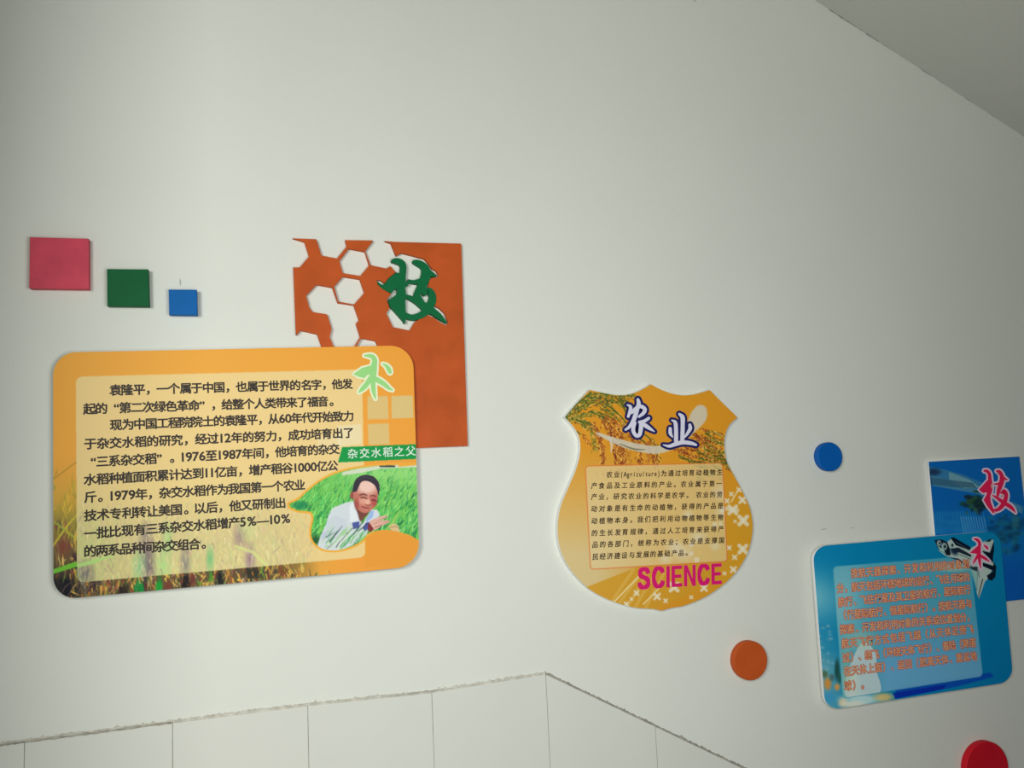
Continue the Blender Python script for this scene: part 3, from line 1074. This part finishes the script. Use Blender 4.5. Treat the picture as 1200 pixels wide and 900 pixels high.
ROWS_M = [("农业(Agriculture)为通过培育动植物生", (710, 556.4), (847, 553.2)),
          ("产食品及工业原料的产业。农业属于第一", (692, 569.4), (846.5, 566.6)),
          ("产业，研究农业的科学是农学。 农业的劳", (692, 582.4), (847, 579.4)),
          ("动对象是有生命的动植物，获得的产品是", (692.2, 596.4), (848, 592.6)),
          ("动植物本身。我们把利用动物植物等生物", (692.4, 610.6), (848.2, 606)),
          ("的生长发育规律，通过人工培育来获得产", (692.6, 624.8), (848.4, 619.8)),
          ("品的各部门，统称为农业；农业是支撑国", (693, 638.4), (849.4, 633)),
          ("民经济建设与发展的基础产品。", (693.6, 652.6), (810, 647.4))]
ROWS_R = [("按航天器探索、开发和利用的对象划", (997, 672), (1135.6, 660.4)),
          ("分，航天包括环绕地球的运行、飞往月球的", (980.8, 689.6), (1136.2, 676)),
          ("航行、飞往行星及其卫星的航行、星际航行", (982.4, 706), (1136.8, 690.6)),
          ("（行星际航行、恒星际航行）。按航天器与", (984, 721.4), (1138.6, 707)),
          ("探索、开发和利用对象的关系或位置划分，", (984.4, 738), (1140.2, 722.4)),
          ("航天飞行方式包括飞越（从天体近旁飞", (986, 754.4), (1141, 736.8)),
          ("过）、绕飞（环绕天体飞行）、着陆（降落", (987.8, 771), (1143.4, 753)),
          ("在天体上面）、返回（脱离天体、重返地", (989, 787), (1144.6, 768.4)),
          ("球）。", (989.4, 804), (1017, 801.6))]
allL = ''.join(r[0] for r in ROWS_L)
load_glyphs(allL, 'bold', 0.033)
load_glyphs('杂交水稻之父', 'mid', 0.012)
load_glyphs(''.join(r[0] for r in ROWS_M), 'kai', 0.026, 0.12)
load_glyphs(''.join(r[0] for r in ROWS_R), 'thick', 0.064)
load_glyphs(''.join(r[0] for r in ROWS_R), 'thin', 0.014)
INK_B = mat('black_lettering', (44, 32, 22), 0.5, 1.0, 0.3)
for s, a, b in ROWS_L:
    text_row(board, 'text_line', s, a, b, t_board + 0.0005, 0.0272, 'bold', INK_B)
text_row(board, 'caption', '杂交水稻之父', (407, 532), (487.4, 528.2), t_board + 0.0005, 0.0262, 'mid', mat('white_lettering', (226, 240, 226), 0.5, 1.0, 0.3), 'white caption on the green band')
character(board, SHU_L, t_board + 0.0005, mat('pale_green_ink', (140, 200, 118), 0.5, KL), mat('cream_ink', (226, 230, 192), 0.5, 1.12), 58,
          'pale green brush character 术', 'cream outline')

# ------------------------------------------------------------------ shield board
t_sh = 0.018
shield_px = [(762.9, 450.4, 1), (772, 455.4), (785.8, 460.8), (800.4, 463.3), (815, 461.9), (831.7, 457.2, 1), (847, 472.4), (864, 489, 1), (854, 499), (849.3, 512), (848.8, 526), (852, 542), (860, 557), (869, 574), (877.5, 592),
             (881.2, 607), (881.8, 622), (877.8, 643), (867.4, 663.8), (850.6, 682.5), (827.8, 698.6), (802.5, 709.4), (786, 712.6), (775.2, 715.8, 1), (765, 713.6), (744, 712), (723.3, 706.5), (702.5, 697.6), (685.8, 686.4),
             (667.4, 665.8), (656.4, 643), (653.4, 618), (657, 594), (666.2, 571), (675, 550), (679.6, 531.7), (679.2, 515), (673, 501.5), (661.9, 489, 1), (676, 472.5), (691, 457, 1), (708.8, 460.8), (725.4, 463.2), (740, 461.6), (752.5, 456.5)]
so = corner_curve(shield_px, 5)
p = at(768, 712, 0)
shield = empty('shield_board', (p.x, 0, p.z), 'yellow-orange shield-shaped board with rice ears and a framed block of small text', 'sign')
link('panel', plate('panel', [wpts(so, t_sh)], 0.0002, t_sh, 0.0003), M_PVC, shield, 'white foam board sides')

ink = Ink(651, 448, 884, 718, 0.55, (212, 143, 36))
X, Y = ink.X, ink.Y
ink.field(np.clip((Y - 520) / 130, 0, 1) * np.clip((790 - X) / 90, 0, 1) * 1.0, (208, 184, 130))
ink.field(np.clip((X - 780) / 60, 0, 1) * np.clip((Y - 560) / 40, 0, 1), (206, 148, 38))
ink.field(np.clip((Y - 690) / 30, 0, 1) * .8, (206, 138, 36))
ink.poly([(748, 664), (860, 658), (800, 700), (760, 716), (720, 710), (687, 688)], (203, 148, 42), .9)
for x0_, x1_ in ((712, 742), (722, 754), (735, 760), (744, 770), (757, 780)):
    ink.stroke([(x0_, 712, 3.5), (x1_, 668, 3.5)], (216, 176, 90), .55)
ink.stroke([(719, 706, 1.6), (748, 676, 1.6)], (236, 214, 160), .9)
ink.stroke([(754, 708, 1.6), (772, 690, 1.6)], (236, 214, 160), .8)
# rice on the upper left: stems from the left tip fan out and droop
GS_ = [(86, 106, 36), (70, 92, 30), (120, 130, 40), (150, 140, 44), (60, 80, 34)]
GR = [(160, 84, 34), (188, 96, 40), (120, 62, 30), (214, 150, 50), (150, 60, 40), (226, 172, 70), (96, 56, 26)]
def ear(path, width, dens, darks, lights, stem=None, u0=0.0):
    P_ = crom([(x, y, 1) for x, y in path], 10)
    n = len(P_)
    if stem:
        ink.stroke([(q[0], q[1], 1.5) for q in P_[:max(2, int(n * max(u0, .35)))]], stem, .9)
    for i in range(int(n * u0), n - 1):
        d = P_[i + 1][:2] - P_[i][:2]
        L0 = np.linalg.norm(d)
        a0 = math.atan2(d[1], d[0])
        for _ in range(max(1, int(L0 * dens * 1.7))):
            u = rr.random()
            off = rr.gauss(0, width * .5)
            gx_ = P_[i][0] + d[0] * u - math.sin(a0) * off
            gy_ = P_[i][1] + d[1] * u + math.cos(a0) * off
            a = a0 + rr.gauss(0, .3) + (0.35 if off > 0 else -.35)
            L = rr.uniform(1.6, 3.2)
            c = rr.choice(darks) if rr.random() < .70 else rr.choice(lights)
            ink.stroke([(gx_, gy_, rr.uniform(.7, 1.3)), (gx_ + math.cos(a) * L, gy_ + math.sin(a) * L, .5)], c, .9, .25)


E9 = lambda L: [(655 + x / 9, 450 + y / 9) for x, y in L]
LT = [(228, 172, 60), (234, 186, 96), (220, 150, 40)]
DKG = [(70, 92, 34), (92, 112, 36), (52, 70, 34), (120, 124, 40)]
DKB = [(124, 58, 26), (150, 72, 30), (96, 44, 34), (170, 80, 36)]
for pth in ([(70, 365), (200, 245), (330, 105)], [(80, 372), (240, 330), (380, 300), (470, 350), (520, 400)], [(180, 290), (300, 225), (430, 195), (540, 215)], [(260, 180), (380, 150), (500, 165), (640, 200), (720, 260)],
            [(330, 120), (460, 105), (600, 135), (720, 190)], [(200, 395), (290, 400), (370, 470)], [(440, 250), (560, 300), (640, 380), (700, 430)], [(120, 370), (230, 400), (300, 470)], [(640, 130), (760, 120), (820, 150)]):
    ear(E9(pth), 1.8, 2.4, DKG, LT, DKG[0])
    ear(E9([(x + 6, y + 18) for x, y in pth]), 2.2, 1.0, DKG + DKB[:1], LT)
for pth, w_, dk in (([(180, 370), (260, 420), (330, 500), (375, 600), (395, 700)], 3.2, [(96, 110, 40), (140, 130, 44), (84, 80, 30)]),
                    ([(200, 390), (330, 420), (400, 520), (450, 640), (465, 840)], 2.8, DKB),
                    ([(340, 290), (450, 350), (525, 430), (570, 540), (600, 680), (640, 850)], 5.0, DKB + [(110, 40, 40)]),
                    ([(420, 300), (560, 360), (620, 460), (660, 600), (700, 850)], 3.0, DKB),
                    ([(520, 230), (600, 300), (670, 410), (720, 560), (745, 850)], 2.6, [(190, 130, 40), (170, 100, 34)]),
                    ([(560, 250), (700, 400), (790, 580), (840, 700), (855, 850)], 3.4, DKB),
                    ([(640, 160), (720, 330), (830, 560), (930, 700), (960, 850)], 2.8, [(190, 120, 40), (150, 80, 40)]),
                    ([(900, 530), (985, 600), (1030, 700), (1040, 850)], 2.8, DKB + DKG[:2]),
                    ([(190, 500), (260, 560), (330, 640)], 1.6, DKB),
                    ([(860, 580), (930, 640), (1000, 760), (1000, 850)], 2.6, DKB)):
    ear(E9(pth), w_, 1.6 * w_ / 2, dk, LT, DKG[0], .25)
ink.stroke([(662, 489, 2.2), (676, 473, 2.6), (692, 461, 2)], (70, 92, 40), .8)
ink.stroke([(714, 512, 2), (717, 522, 2.6), (716, 530, 1)], (214, 206, 190), .8)
E5 = lambda L: [(790 + x / 9, 470 + y / 9) for x, y in L]
for pth, w_ in (([(530, 375), (440, 340), (370, 320), (290, 290)], 1.8), ([(525, 430), (430, 400), (340, 340)], 1.8), ([(530, 460), (420, 420), (320, 400), (200, 350)], 3.2), ([(540, 540), (440, 520), (340, 440), (230, 400)], 3.2),
                ([(550, 590), (420, 560), (300, 480), (190, 500)], 2.2), ([(555, 610), (400, 590), (250, 530), (90, 500), (20, 530)], 2.8), ([(560, 650), (400, 640), (260, 600), (130, 560), (50, 520)], 2.4), ([(330, 655), (200, 640), (60, 580)], 2.2),
                ([(550, 640), (560, 700), (600, 720)], 2.0)):
    ear(E5(pth), w_, 1.6 * w_ / 2, DKB, LT, None)
    ear(E5(pth[:3]), w_ * .7, 1.5, DKG, LT, DKG[0])
# grey swoosh behind the title
ink.stroke(crom([(700, 508, 3), (722, 517, 7), (745, 524, 9), (772, 527, 9), (795, 518, 9), (808, 504, 12), (818, 489, 19), (821, 482, 15)], 5), (200, 194, 178), .88, .6)
ink.stroke(crom([(726, 520, 1), (742, 526, 2), (756, 527, 1)], 4), (90, 90, 60), .7)
# sparkles
for x, y, r_ in ((858.7, 597.5, 6), (871, 610, 6.5), (870, 586, 4.5), (870.5, 643.5, 6), (861, 653, 3), (859.5, 667.5, 4), (852, 587, 3), (861.5, 611, 2), (866, 574, 3), (825, 689, 4.4), (810, 700, 2.2), (790, 688, 6), (770, 699, 4.2), (780, 704, 2.6),
                 (746, 695, 3.2), (734, 708, 3), (857, 579, 2.6), (854.5, 642, 2.8), (849, 672, 2.2), (740, 702, 2), (846, 693, 2)):
    for s_ in (-1, 1):
        ink.stroke([(x - r_ * .7, y - s_ * r_ * .7, r_ * .72), (x + r_ * .7, y + s_ * r_ * .7, r_ * .72)], (226, 218, 196), .8)
ink.stroke([(857, 588, 1.6), (864, 576, 1.6)], (232, 214, 160), .9)
ink.stroke([(851, 596, 5), (864, 598, 5)], (222, 214, 188), .7)
# framed text window
tb = rrect([(686, 546.2), (846.6, 542.6), (852.4, 657.8), (692, 667.2)], 4, 5)
ink.poly(tb, (217, 194, 142), .74)
ink.clip = ink.inside(tb) * 1.0
for _ in range(46):
    x = rr.uniform(770, 850)
    y = rr.uniform(590, 662)
    if (x - 770) + (y - 590) < 75:
        continue
    s_ = rr.uniform(2, 6)
    ink.poly([(x, y), (x + s_, y - .5), (x + s_, y + s_), (x, y + s_)], rr.choice([(222, 220, 214), (226, 224, 210), (220, 186, 110)]), .5)
for x, y, r_ in ((800, 648, 10), (790, 640, 8), (818, 630, 8), (846, 577, 9), (846, 600, 6), (780, 655, 6), (838, 640, 5), (806, 603, 5)):
    ink.blob(x, y, r_, r_ * .8, (222, 222, 212), .4, .7)
for k in range(20):
    x, y = rr.uniform(812, 846), rr.uniform(545, 562)
    ink.stroke([(x, y, 1.2), (x + 8, y + 2, .6)], (140, 150, 100), .4)
for k in range(22):
    x = rr.choice([706, 722, 726, 745, 770]) + rr.gauss(0, 3)
    y = rr.uniform(546, 556)
    ink.stroke([(x, y, 1), (x + 1, y + 3, .6)], (190, 150, 100), .5)
ink.clip = None
ink.stroke([(x, y, 1.1) for x, y in tb + tb[:1]], (214, 112, 56), .9, .3)
ink.mesh('printed_face', so, t_sh + 0.0003, KM, shield)
INK_M = mat('dark_brown_lettering', (58, 40, 28), 0.5, 1.0, 0.3)
for s, a, b in ROWS_M:
    text_row(shield, 'text_line', s, a, b, t_sh + 0.0005, 0.0182, 'kai', INK_M, lat=0.42)
MG = mat('magenta_lettering', (206, 22, 106), 0.45, KM, 0.3)


def headline(parent, a, b, t, hpx, mt, label):
    """SCIENCE in heavy narrow capitals on the baseline a->b"""
    A_, B_ = at(*a, t), at(*b, t)
    Tp = at(a[0], a[1] - hpx, t)
    w, h_ = 0.185, 0.165

    def band(path, closed=False):
        S = crom(path, 6)
        L_, R_ = [], []
        for i, p in enumerate(S):
            q0, q1 = S[max(i - 1, 0)], S[min(i + 1, len(S) - 1)]
            d = (q1 - q0) / np.linalg.norm(q1 - q0)
            k = (w * abs(d[1]) + h_ * abs(d[0])) / 2
            L_.append((p[0] - d[1] * k, p[1] + d[0] * k))
            R_.append((p[0] + d[1] * k, p[1] - d[0] * k))
        return L_ + R_[::-1]
    C_ = (.68, band([(.59, .70), (.53, .85), (.36, .925), (.19, .84), (.095, .5), (.19, .16), (.36, .075), (.53, .16), (.60, .33)]))
    S_ = (.64, band([(.55, .70), (.48, .87), (.31, .925), (.15, .86), (.11, .72), (.20, .59), (.42, .49), (.54, .36), (.53, .19), (.38, .075), (.21, .09), (.10, .19), (.08, .32)]))
    I_ = (w, [(0, 0), (w, 0), (w, 1), (0, 1)])
    E_ = (.58, [(0, 0), (.58, 0), (.58, h_), (w, h_), (w, .42), (.53, .42), (.53, .58), (w, .58), (w, 1 - h_), (.57, 1 - h_), (.57, 1), (0, 1)])
    N_ = (.64, [(0, 0), (.17, 0), (.17, .68), (.46, 0), (.64, 0), (.64, 1), (.47, 1), (.47, .34), (.18, 1), (0, 1)])
    u, loops = 0.0, []
    for wd, lp in (S_, C_, I_, E_, N_, C_, E_):
        loops.append([(x + u, y) for x, y in lp])
        u += wd + .095
    u -= .095
    out = []
    for lp in loops:
        q = []
        for x, y in lp:
            p_ = A_ + (B_ - A_) * (x / u) + (Tp - A_) * y
            q.append((p_.x, p_.z))
        out.append(q)
    return link('headline', plate('headline', out, t, t + 0.0001), mt, parent, label)


headline(shield, (747.6, 690.6), (846, 684.4), t_sh + 0.0005, 25.2, MG, 'magenta capitals SCIENCE')
M_LAV = mat('pale_lavender_ink', (208, 206, 222), 0.5, 1.2)
M_NAVY = mat('navy_ink', (24, 26, 92), 0.5, 1.0)
character(shield, NONG, t_sh + 0.0005, M_LAV, M_NAVY, 60, 'pale brush character 农', 'navy outline')
character(shield, YE, t_sh + 0.0005, M_LAV, M_NAVY, 58, 'pale brush character 业', 'navy outline')

# ------------------------------------------------------------------ blue square panel
t_bs = 0.012
bq = [(1088.2, 541.2), (1194.6, 535), (1213, 701), (1103.4, 712.6)]
p = at(1150, 706, 0)
bsq = empty('square_board', (p.x, 0, p.z), 'dark blue printed square board behind the blue text board at the right edge', 'panel')
link('panel', plate('panel', [wpts(bq, t_bs)], 0.0002, t_bs, 0.0003), M_PVC, bsq, 'white foam board sides')
ink = Ink(1086, 533, 1216, 715, 0.6, (8, 84, 152))
X, Y = ink.X, ink.Y
ink.field(np.clip((Y - 590) / 40, 0, 1) * .5, (12, 98, 156))
ink.field(np.clip((Y - 640) / 30, 0, 1) * np.clip((X - 1150) / 30, 0, 1) * .8, (6, 76, 154))
ink.poly([(1089, 547), (1102, 549), (1128, 556), (1150, 565), (1175, 583), (1200, 594), (1198, 602), (1170, 590), (1140, 577), (1110, 572), (1091, 569)], (60, 112, 140), .7)
ink.poly([(1112, 553), (1136, 562), (1150, 572), (1130, 572), (1112, 562)], (130, 160, 154), .55)
ink.blob(1094, 553, 8, 4, (20, 36, 60), .8, .5)
ink.poly([(1090, 559), (1140, 566), (1145, 572), (1120, 571), (1091, 568)], (24, 60, 84), .7)
for k in range(34):
    x = 1092 + k * 1.55
    y = 558 + k * .3
    ink.stroke([(x, y, .5), (x + 1.6, y + 11, .5)], (110, 150, 160), .6)
for k in range(15):
    x = 1170 + k * 1.8
    ink.stroke([(x, 582 + k * .8, .5), (x + 2, 590 + k * .8, .5)], (160, 186, 170), .4)
for _ in range(70):
    x, y = 1143 + rr.gauss(0, 8), 589 + rr.gauss(0, 5.5)
    if 1128 < x < 1162 and 573 < y < 602:
        ink.blob(x, y, rr.uniform(1.5, 4), rr.uniform(1.2, 3), rr.choice([(16, 44, 44), (24, 58, 40), (44, 80, 50), (20, 34, 50)]), .8, .5)
for _ in range(80):
    x, y = rr.uniform(1092, 1138), rr.uniform(600, 630)
    ink.blob(x, y, 6, 2, (20, 108, 160), .2, .8)
for k in range(20):
    x = 1095 + k * 3
    ink.stroke([(x, 600, .7), (x + 3, 624, .7)], (60, 130, 176), .5)
    if k > 9:
        ink.stroke([(x + 1, 606, 1), (x + 6, 630, 1)], (120, 172, 196), .5)
for _ in range(110):
    x, y = 1184 + rr.gauss(0, 13), 620 + rr.gauss(0, 13)
    if x > 1160 and y > 597:
        ink.blob(x, y, rr.uniform(2, 5), rr.uniform(1.4, 4), rr.choice([(14, 62, 96), (20, 86, 110), (10, 50, 80), (30, 104, 120)]), .5, .6)
ink.blob(1190, 612, 4, 7, (60, 120, 120), .5, .6)
ink.mesh('printed_face', bq, t_bs + 0.0003, KR * .95, bsq)
M_PINK = mat('crimson_ink', (196, 28, 72), 0.45, 1.7, 0.3)
M_PALE = mat('pale_pink_outline_ink', (196, 178, 196), 0.5, 1.6, 0.3)
ch = character(bsq, JI_R, t_bs + 0.0005, M_PINK, M_PALE, 52, 'crimson brush character 技', 'pale pink outline')
M_SAL = mat('salmon_ink', (220, 140, 130), 0.5, 1.5)
for st in ([(400, 345, 6), (412, 370, 26), (404, 410, 6)], [(345, 405, 6), (332, 440, 24), (322, 480, 6)], [(350, 600, 8), (360, 640, 26), (372, 665, 6)],
           [(582, 490, 8), (575, 525, 30), (560, 556, 8)], [(430, 745, 20), (455, 775, 34)]):
    link('highlight', brush_mesh('highlight', [st], [], JI_R['zoom'], 0, t_bs + 0.0012, 0), M_SAL, ch, 'salmon highlight')

# ------------------------------------------------------------------ blue text board
t_bb = 0.026
bb = rrect([(952.2, 640.6), (1171.6, 621.6), (1187.6, 798.6), (967.2, 832.6)], 17, 8)
p = at(1075, 815, 0)
bboard = empty('text_board', (p.x, 0, p.z), 'teal blue rounded board with red text and a spacecraft in its corner', 'sign')
link('panel', plate('panel', [wpts(bb, t_bb)], 0.0140, t_bb, 0.0003), M_PVC, bboard, 'white foam board sides')
link('backing_panel', plate('backing_panel', [wpts(rrect([(963, 653), (1160, 636), (1173, 786), (976, 816)], 12, 6), 0.0140)], 0.0126, 0.0140), M_PVC, bboard)
link('spacer_strip', plate('spacer_strip', [wpts([(972, 662), (990, 661), (1003, 800), (985, 803)], 0.0125)], 0.0002, 0.0125), M_PVC, bboard)
link('spacer_strip', plate('spacer_strip', [wpts([(1145, 720), (1160, 719), (1166, 778), (1151, 780)], 0.0125)], 0.0125 - 0.0003, 0.0128), M_PVC, bboard)
ink = Ink(950, 619, 1190, 836, 0.55, (4, 108, 150))
X, Y = ink.X, ink.Y
ink.field(np.clip((Y - 690) / 100, 0, 1) * np.clip((X - 1100) / 60, 0, 1) * .6, (0, 96, 146))
ink.field(np.exp(-((Y - 700 - (X - 955) * .1) ** 2) / 900) * np.clip((1010 - X) / 50, 0, 1) * .75, (110, 166, 176))
ink.field(np.clip((Y - 725) / 30, 0, 1) * np.clip((1000 - X) / 40, 0, 1) * .6, (70, 140, 160))
ink.field(np.clip((Y - 760) / 20, 0, 1) * np.clip((1000 - X) / 30, 0, 1) * .7, (96, 146, 156))
ink.blob(981, 785, 3, 12, (22, 62, 60), .9, .4)
for x, y, rx, ry, c in ((970, 801, 4, 7, (196, 120, 40)), (981, 805, 3, 4, (200, 130, 60)), (966, 790, 4, 4, (70, 90, 60)), (975, 794, 3, 4, (60, 90, 90)), (971, 818, 9, 7, (50, 130, 170)), (988, 823, 5, 5, (206, 170, 120)),
                        (1010, 820, 22, 7, (180, 196, 190)), (1000, 826, 14, 4, (200, 196, 176)), (1036, 817, 11, 5, (200, 168, 100)), (984, 795, 2, 6, (30, 70, 60))):
    ink.blob(x, y, rx, ry, c, .85, .5)
ink.poly([(1048, 806), (1135, 792), (1160, 788), (1165, 793), (1120, 805), (1052, 818)], (8, 56, 152), .8)
ink.poly([(1046, 812), (1110, 802), (1105, 808), (1049, 819)], (6, 36, 140), .9)
for _ in range(40):
    x, y = rr.uniform(956, 976), rr.uniform(730, 785)
    ink.blob(x, y, 2, 1.6, rr.choice([(140, 170, 176), (90, 150, 170), (50, 110, 140)]), .35, .6)
ib = rrect([(976, 664), (1136.6, 651.6), (1151.8, 792.4), (987.6, 818.4)], 5, 5)
inb = ink.inside(ib) * 1.0
ink.field(inb * .62, (104, 160, 166))
ink.clip = inb
ink.field(np.clip((Y - 700) / 80, 0, 1) * np.clip((X - 1020) / 20, 0, 1) * .75, (94, 146, 184))
ink.field(np.exp(-((X - 990) ** 2 / 600 + (Y - 705) ** 2 / 3000)) * .5, (130, 172, 178))
ink.poly(crom([(1000, 770), (1012, 752), (1026, 765), (1027, 785), (1031, 812), (995, 818), (990, 800)], 4, True), (188, 190, 186), .75)
ink.blob(996, 800, 9, 14, (190, 196, 170), .5, .6)
ink.blob(1010, 750, 14, 10, (150, 176, 150), .5, .6)
ink.blob(992, 775, 5, 30, (110, 160, 140), .5, .6)
ink.blob(1115, 665, 20, 4, (196, 190, 150), .6, .6)
ink.clip = None
ink.stroke([(x, y, .8) for x, y in ib + ib[:1]], (50, 130, 150), .6)
Zs = lambda L: [(1090 + x / 10, 620 + y / 10) for x, y in L]
PALE, BLK = (150, 166, 160), (8, 20, 34)
ink.poly(Zs([(60, 160), (90, 125), (200, 150), (255, 110), (470, 225), (620, 150), (690, 122), (745, 130), (720, 260), (745, 420), (690, 570), (640, 620), (570, 820), (545, 740), (485, 460), (330, 345), (190, 320), (110, 260)]), PALE)
ink.poly(Zs([(50, 130), (130, 120), (200, 150), (230, 230), (240, 310), (190, 310), (90, 225)]), BLK)
for x, y, r_ in ((105, 165, 2.6), (165, 205, 3.4), (255, 190, 3)):
    ink.blob(1090 + x / 10, 620 + y / 10, r_, r_ * 1.3, (140, 162, 160), .95, .25)
    ink.blob(1090 + x / 10 + .6, 620 + y / 10, r_ * .45, r_ * .6, BLK, .9, .25)
ink.poly(Zs([(80, 190), (160, 250), (190, 300), (150, 290)]), (150, 190, 180))
ink.poly(Zs([(240, 105), (275, 95), (480, 215), (465, 250), (300, 190)]), BLK)
ink.poly(Zs([(230, 230), (330, 215), (480, 300), (480, 330), (330, 270), (290, 290)]), BLK, .9)
ink.poly(Zs([(220, 330), (330, 345), (470, 440), (560, 440), (550, 500), (470, 460), (330, 370)]), BLK, .8)
ink.poly(Zs([(600, 250), (700, 275), (735, 170), (745, 140), (752, 250), (740, 300), (735, 400), (640, 290)]), BLK)
ink.poly(Zs([(610, 390), (740, 430), (745, 380), (775, 440), (765, 560), (725, 605), (680, 590), (665, 545), (740, 490), (610, 430)]), BLK)
for q in ([(300, 150), (430, 230)], [(350, 300), (470, 350)], [(120, 250), (200, 300)], [(560, 470), (575, 560)], [(480, 420), (520, 560), (545, 720)]):
    ink.stroke([(1090 + x / 10, 620 + y / 10, .9) for x, y in q], (60, 80, 90), .9)
ink.blob(1118, 647, 5, 3, (20, 40, 60), .8, .5, .5)
ink.poly(Zs([(640, 150), (690, 120), (725, 118), (700, 150)]), BLK, .9)
ink.poly(Zs([(470, 470), (540, 500), (550, 560), (555, 740), (500, 560)]), (120, 166, 160), .8)
ink.stroke([(1151.5, 679, 1.1), (1148, 692, .9), (1146.5, 700, .5)], (40, 20, 24), 1)
ink.stroke([(1145.5, 670, .7), (1145, 690, .5)], (70, 100, 100), .8)
ink.mesh('printed_face', bb, t_bb + 0.0003, KR, bboard)
RED_T = mat('red_lettering', (160, 34, 28), 0.5, 1.8, 0.3)
SAL_T = mat('salmon_lettering', (216, 148, 112), 0.5, 1.8, 0.3)
for s, a, b in ROWS_R:
    rw = text_row(bboard, 'text_line', s, a, b, t_bb + 0.0005, 0.0285, 'thick', RED_T, gx=0.9)
    text_row(rw, 'letter_core', s, a, b, t_bb + 0.0009, 0.0285, 'thin', SAL_T, 'salmon centres of the red letters', gx=0.9)
character(bboard, SHU_R, t_bb + 0.0012, M_PINK, M_PALE, 36, 'crimson brush character 术', 'pale pink outline')
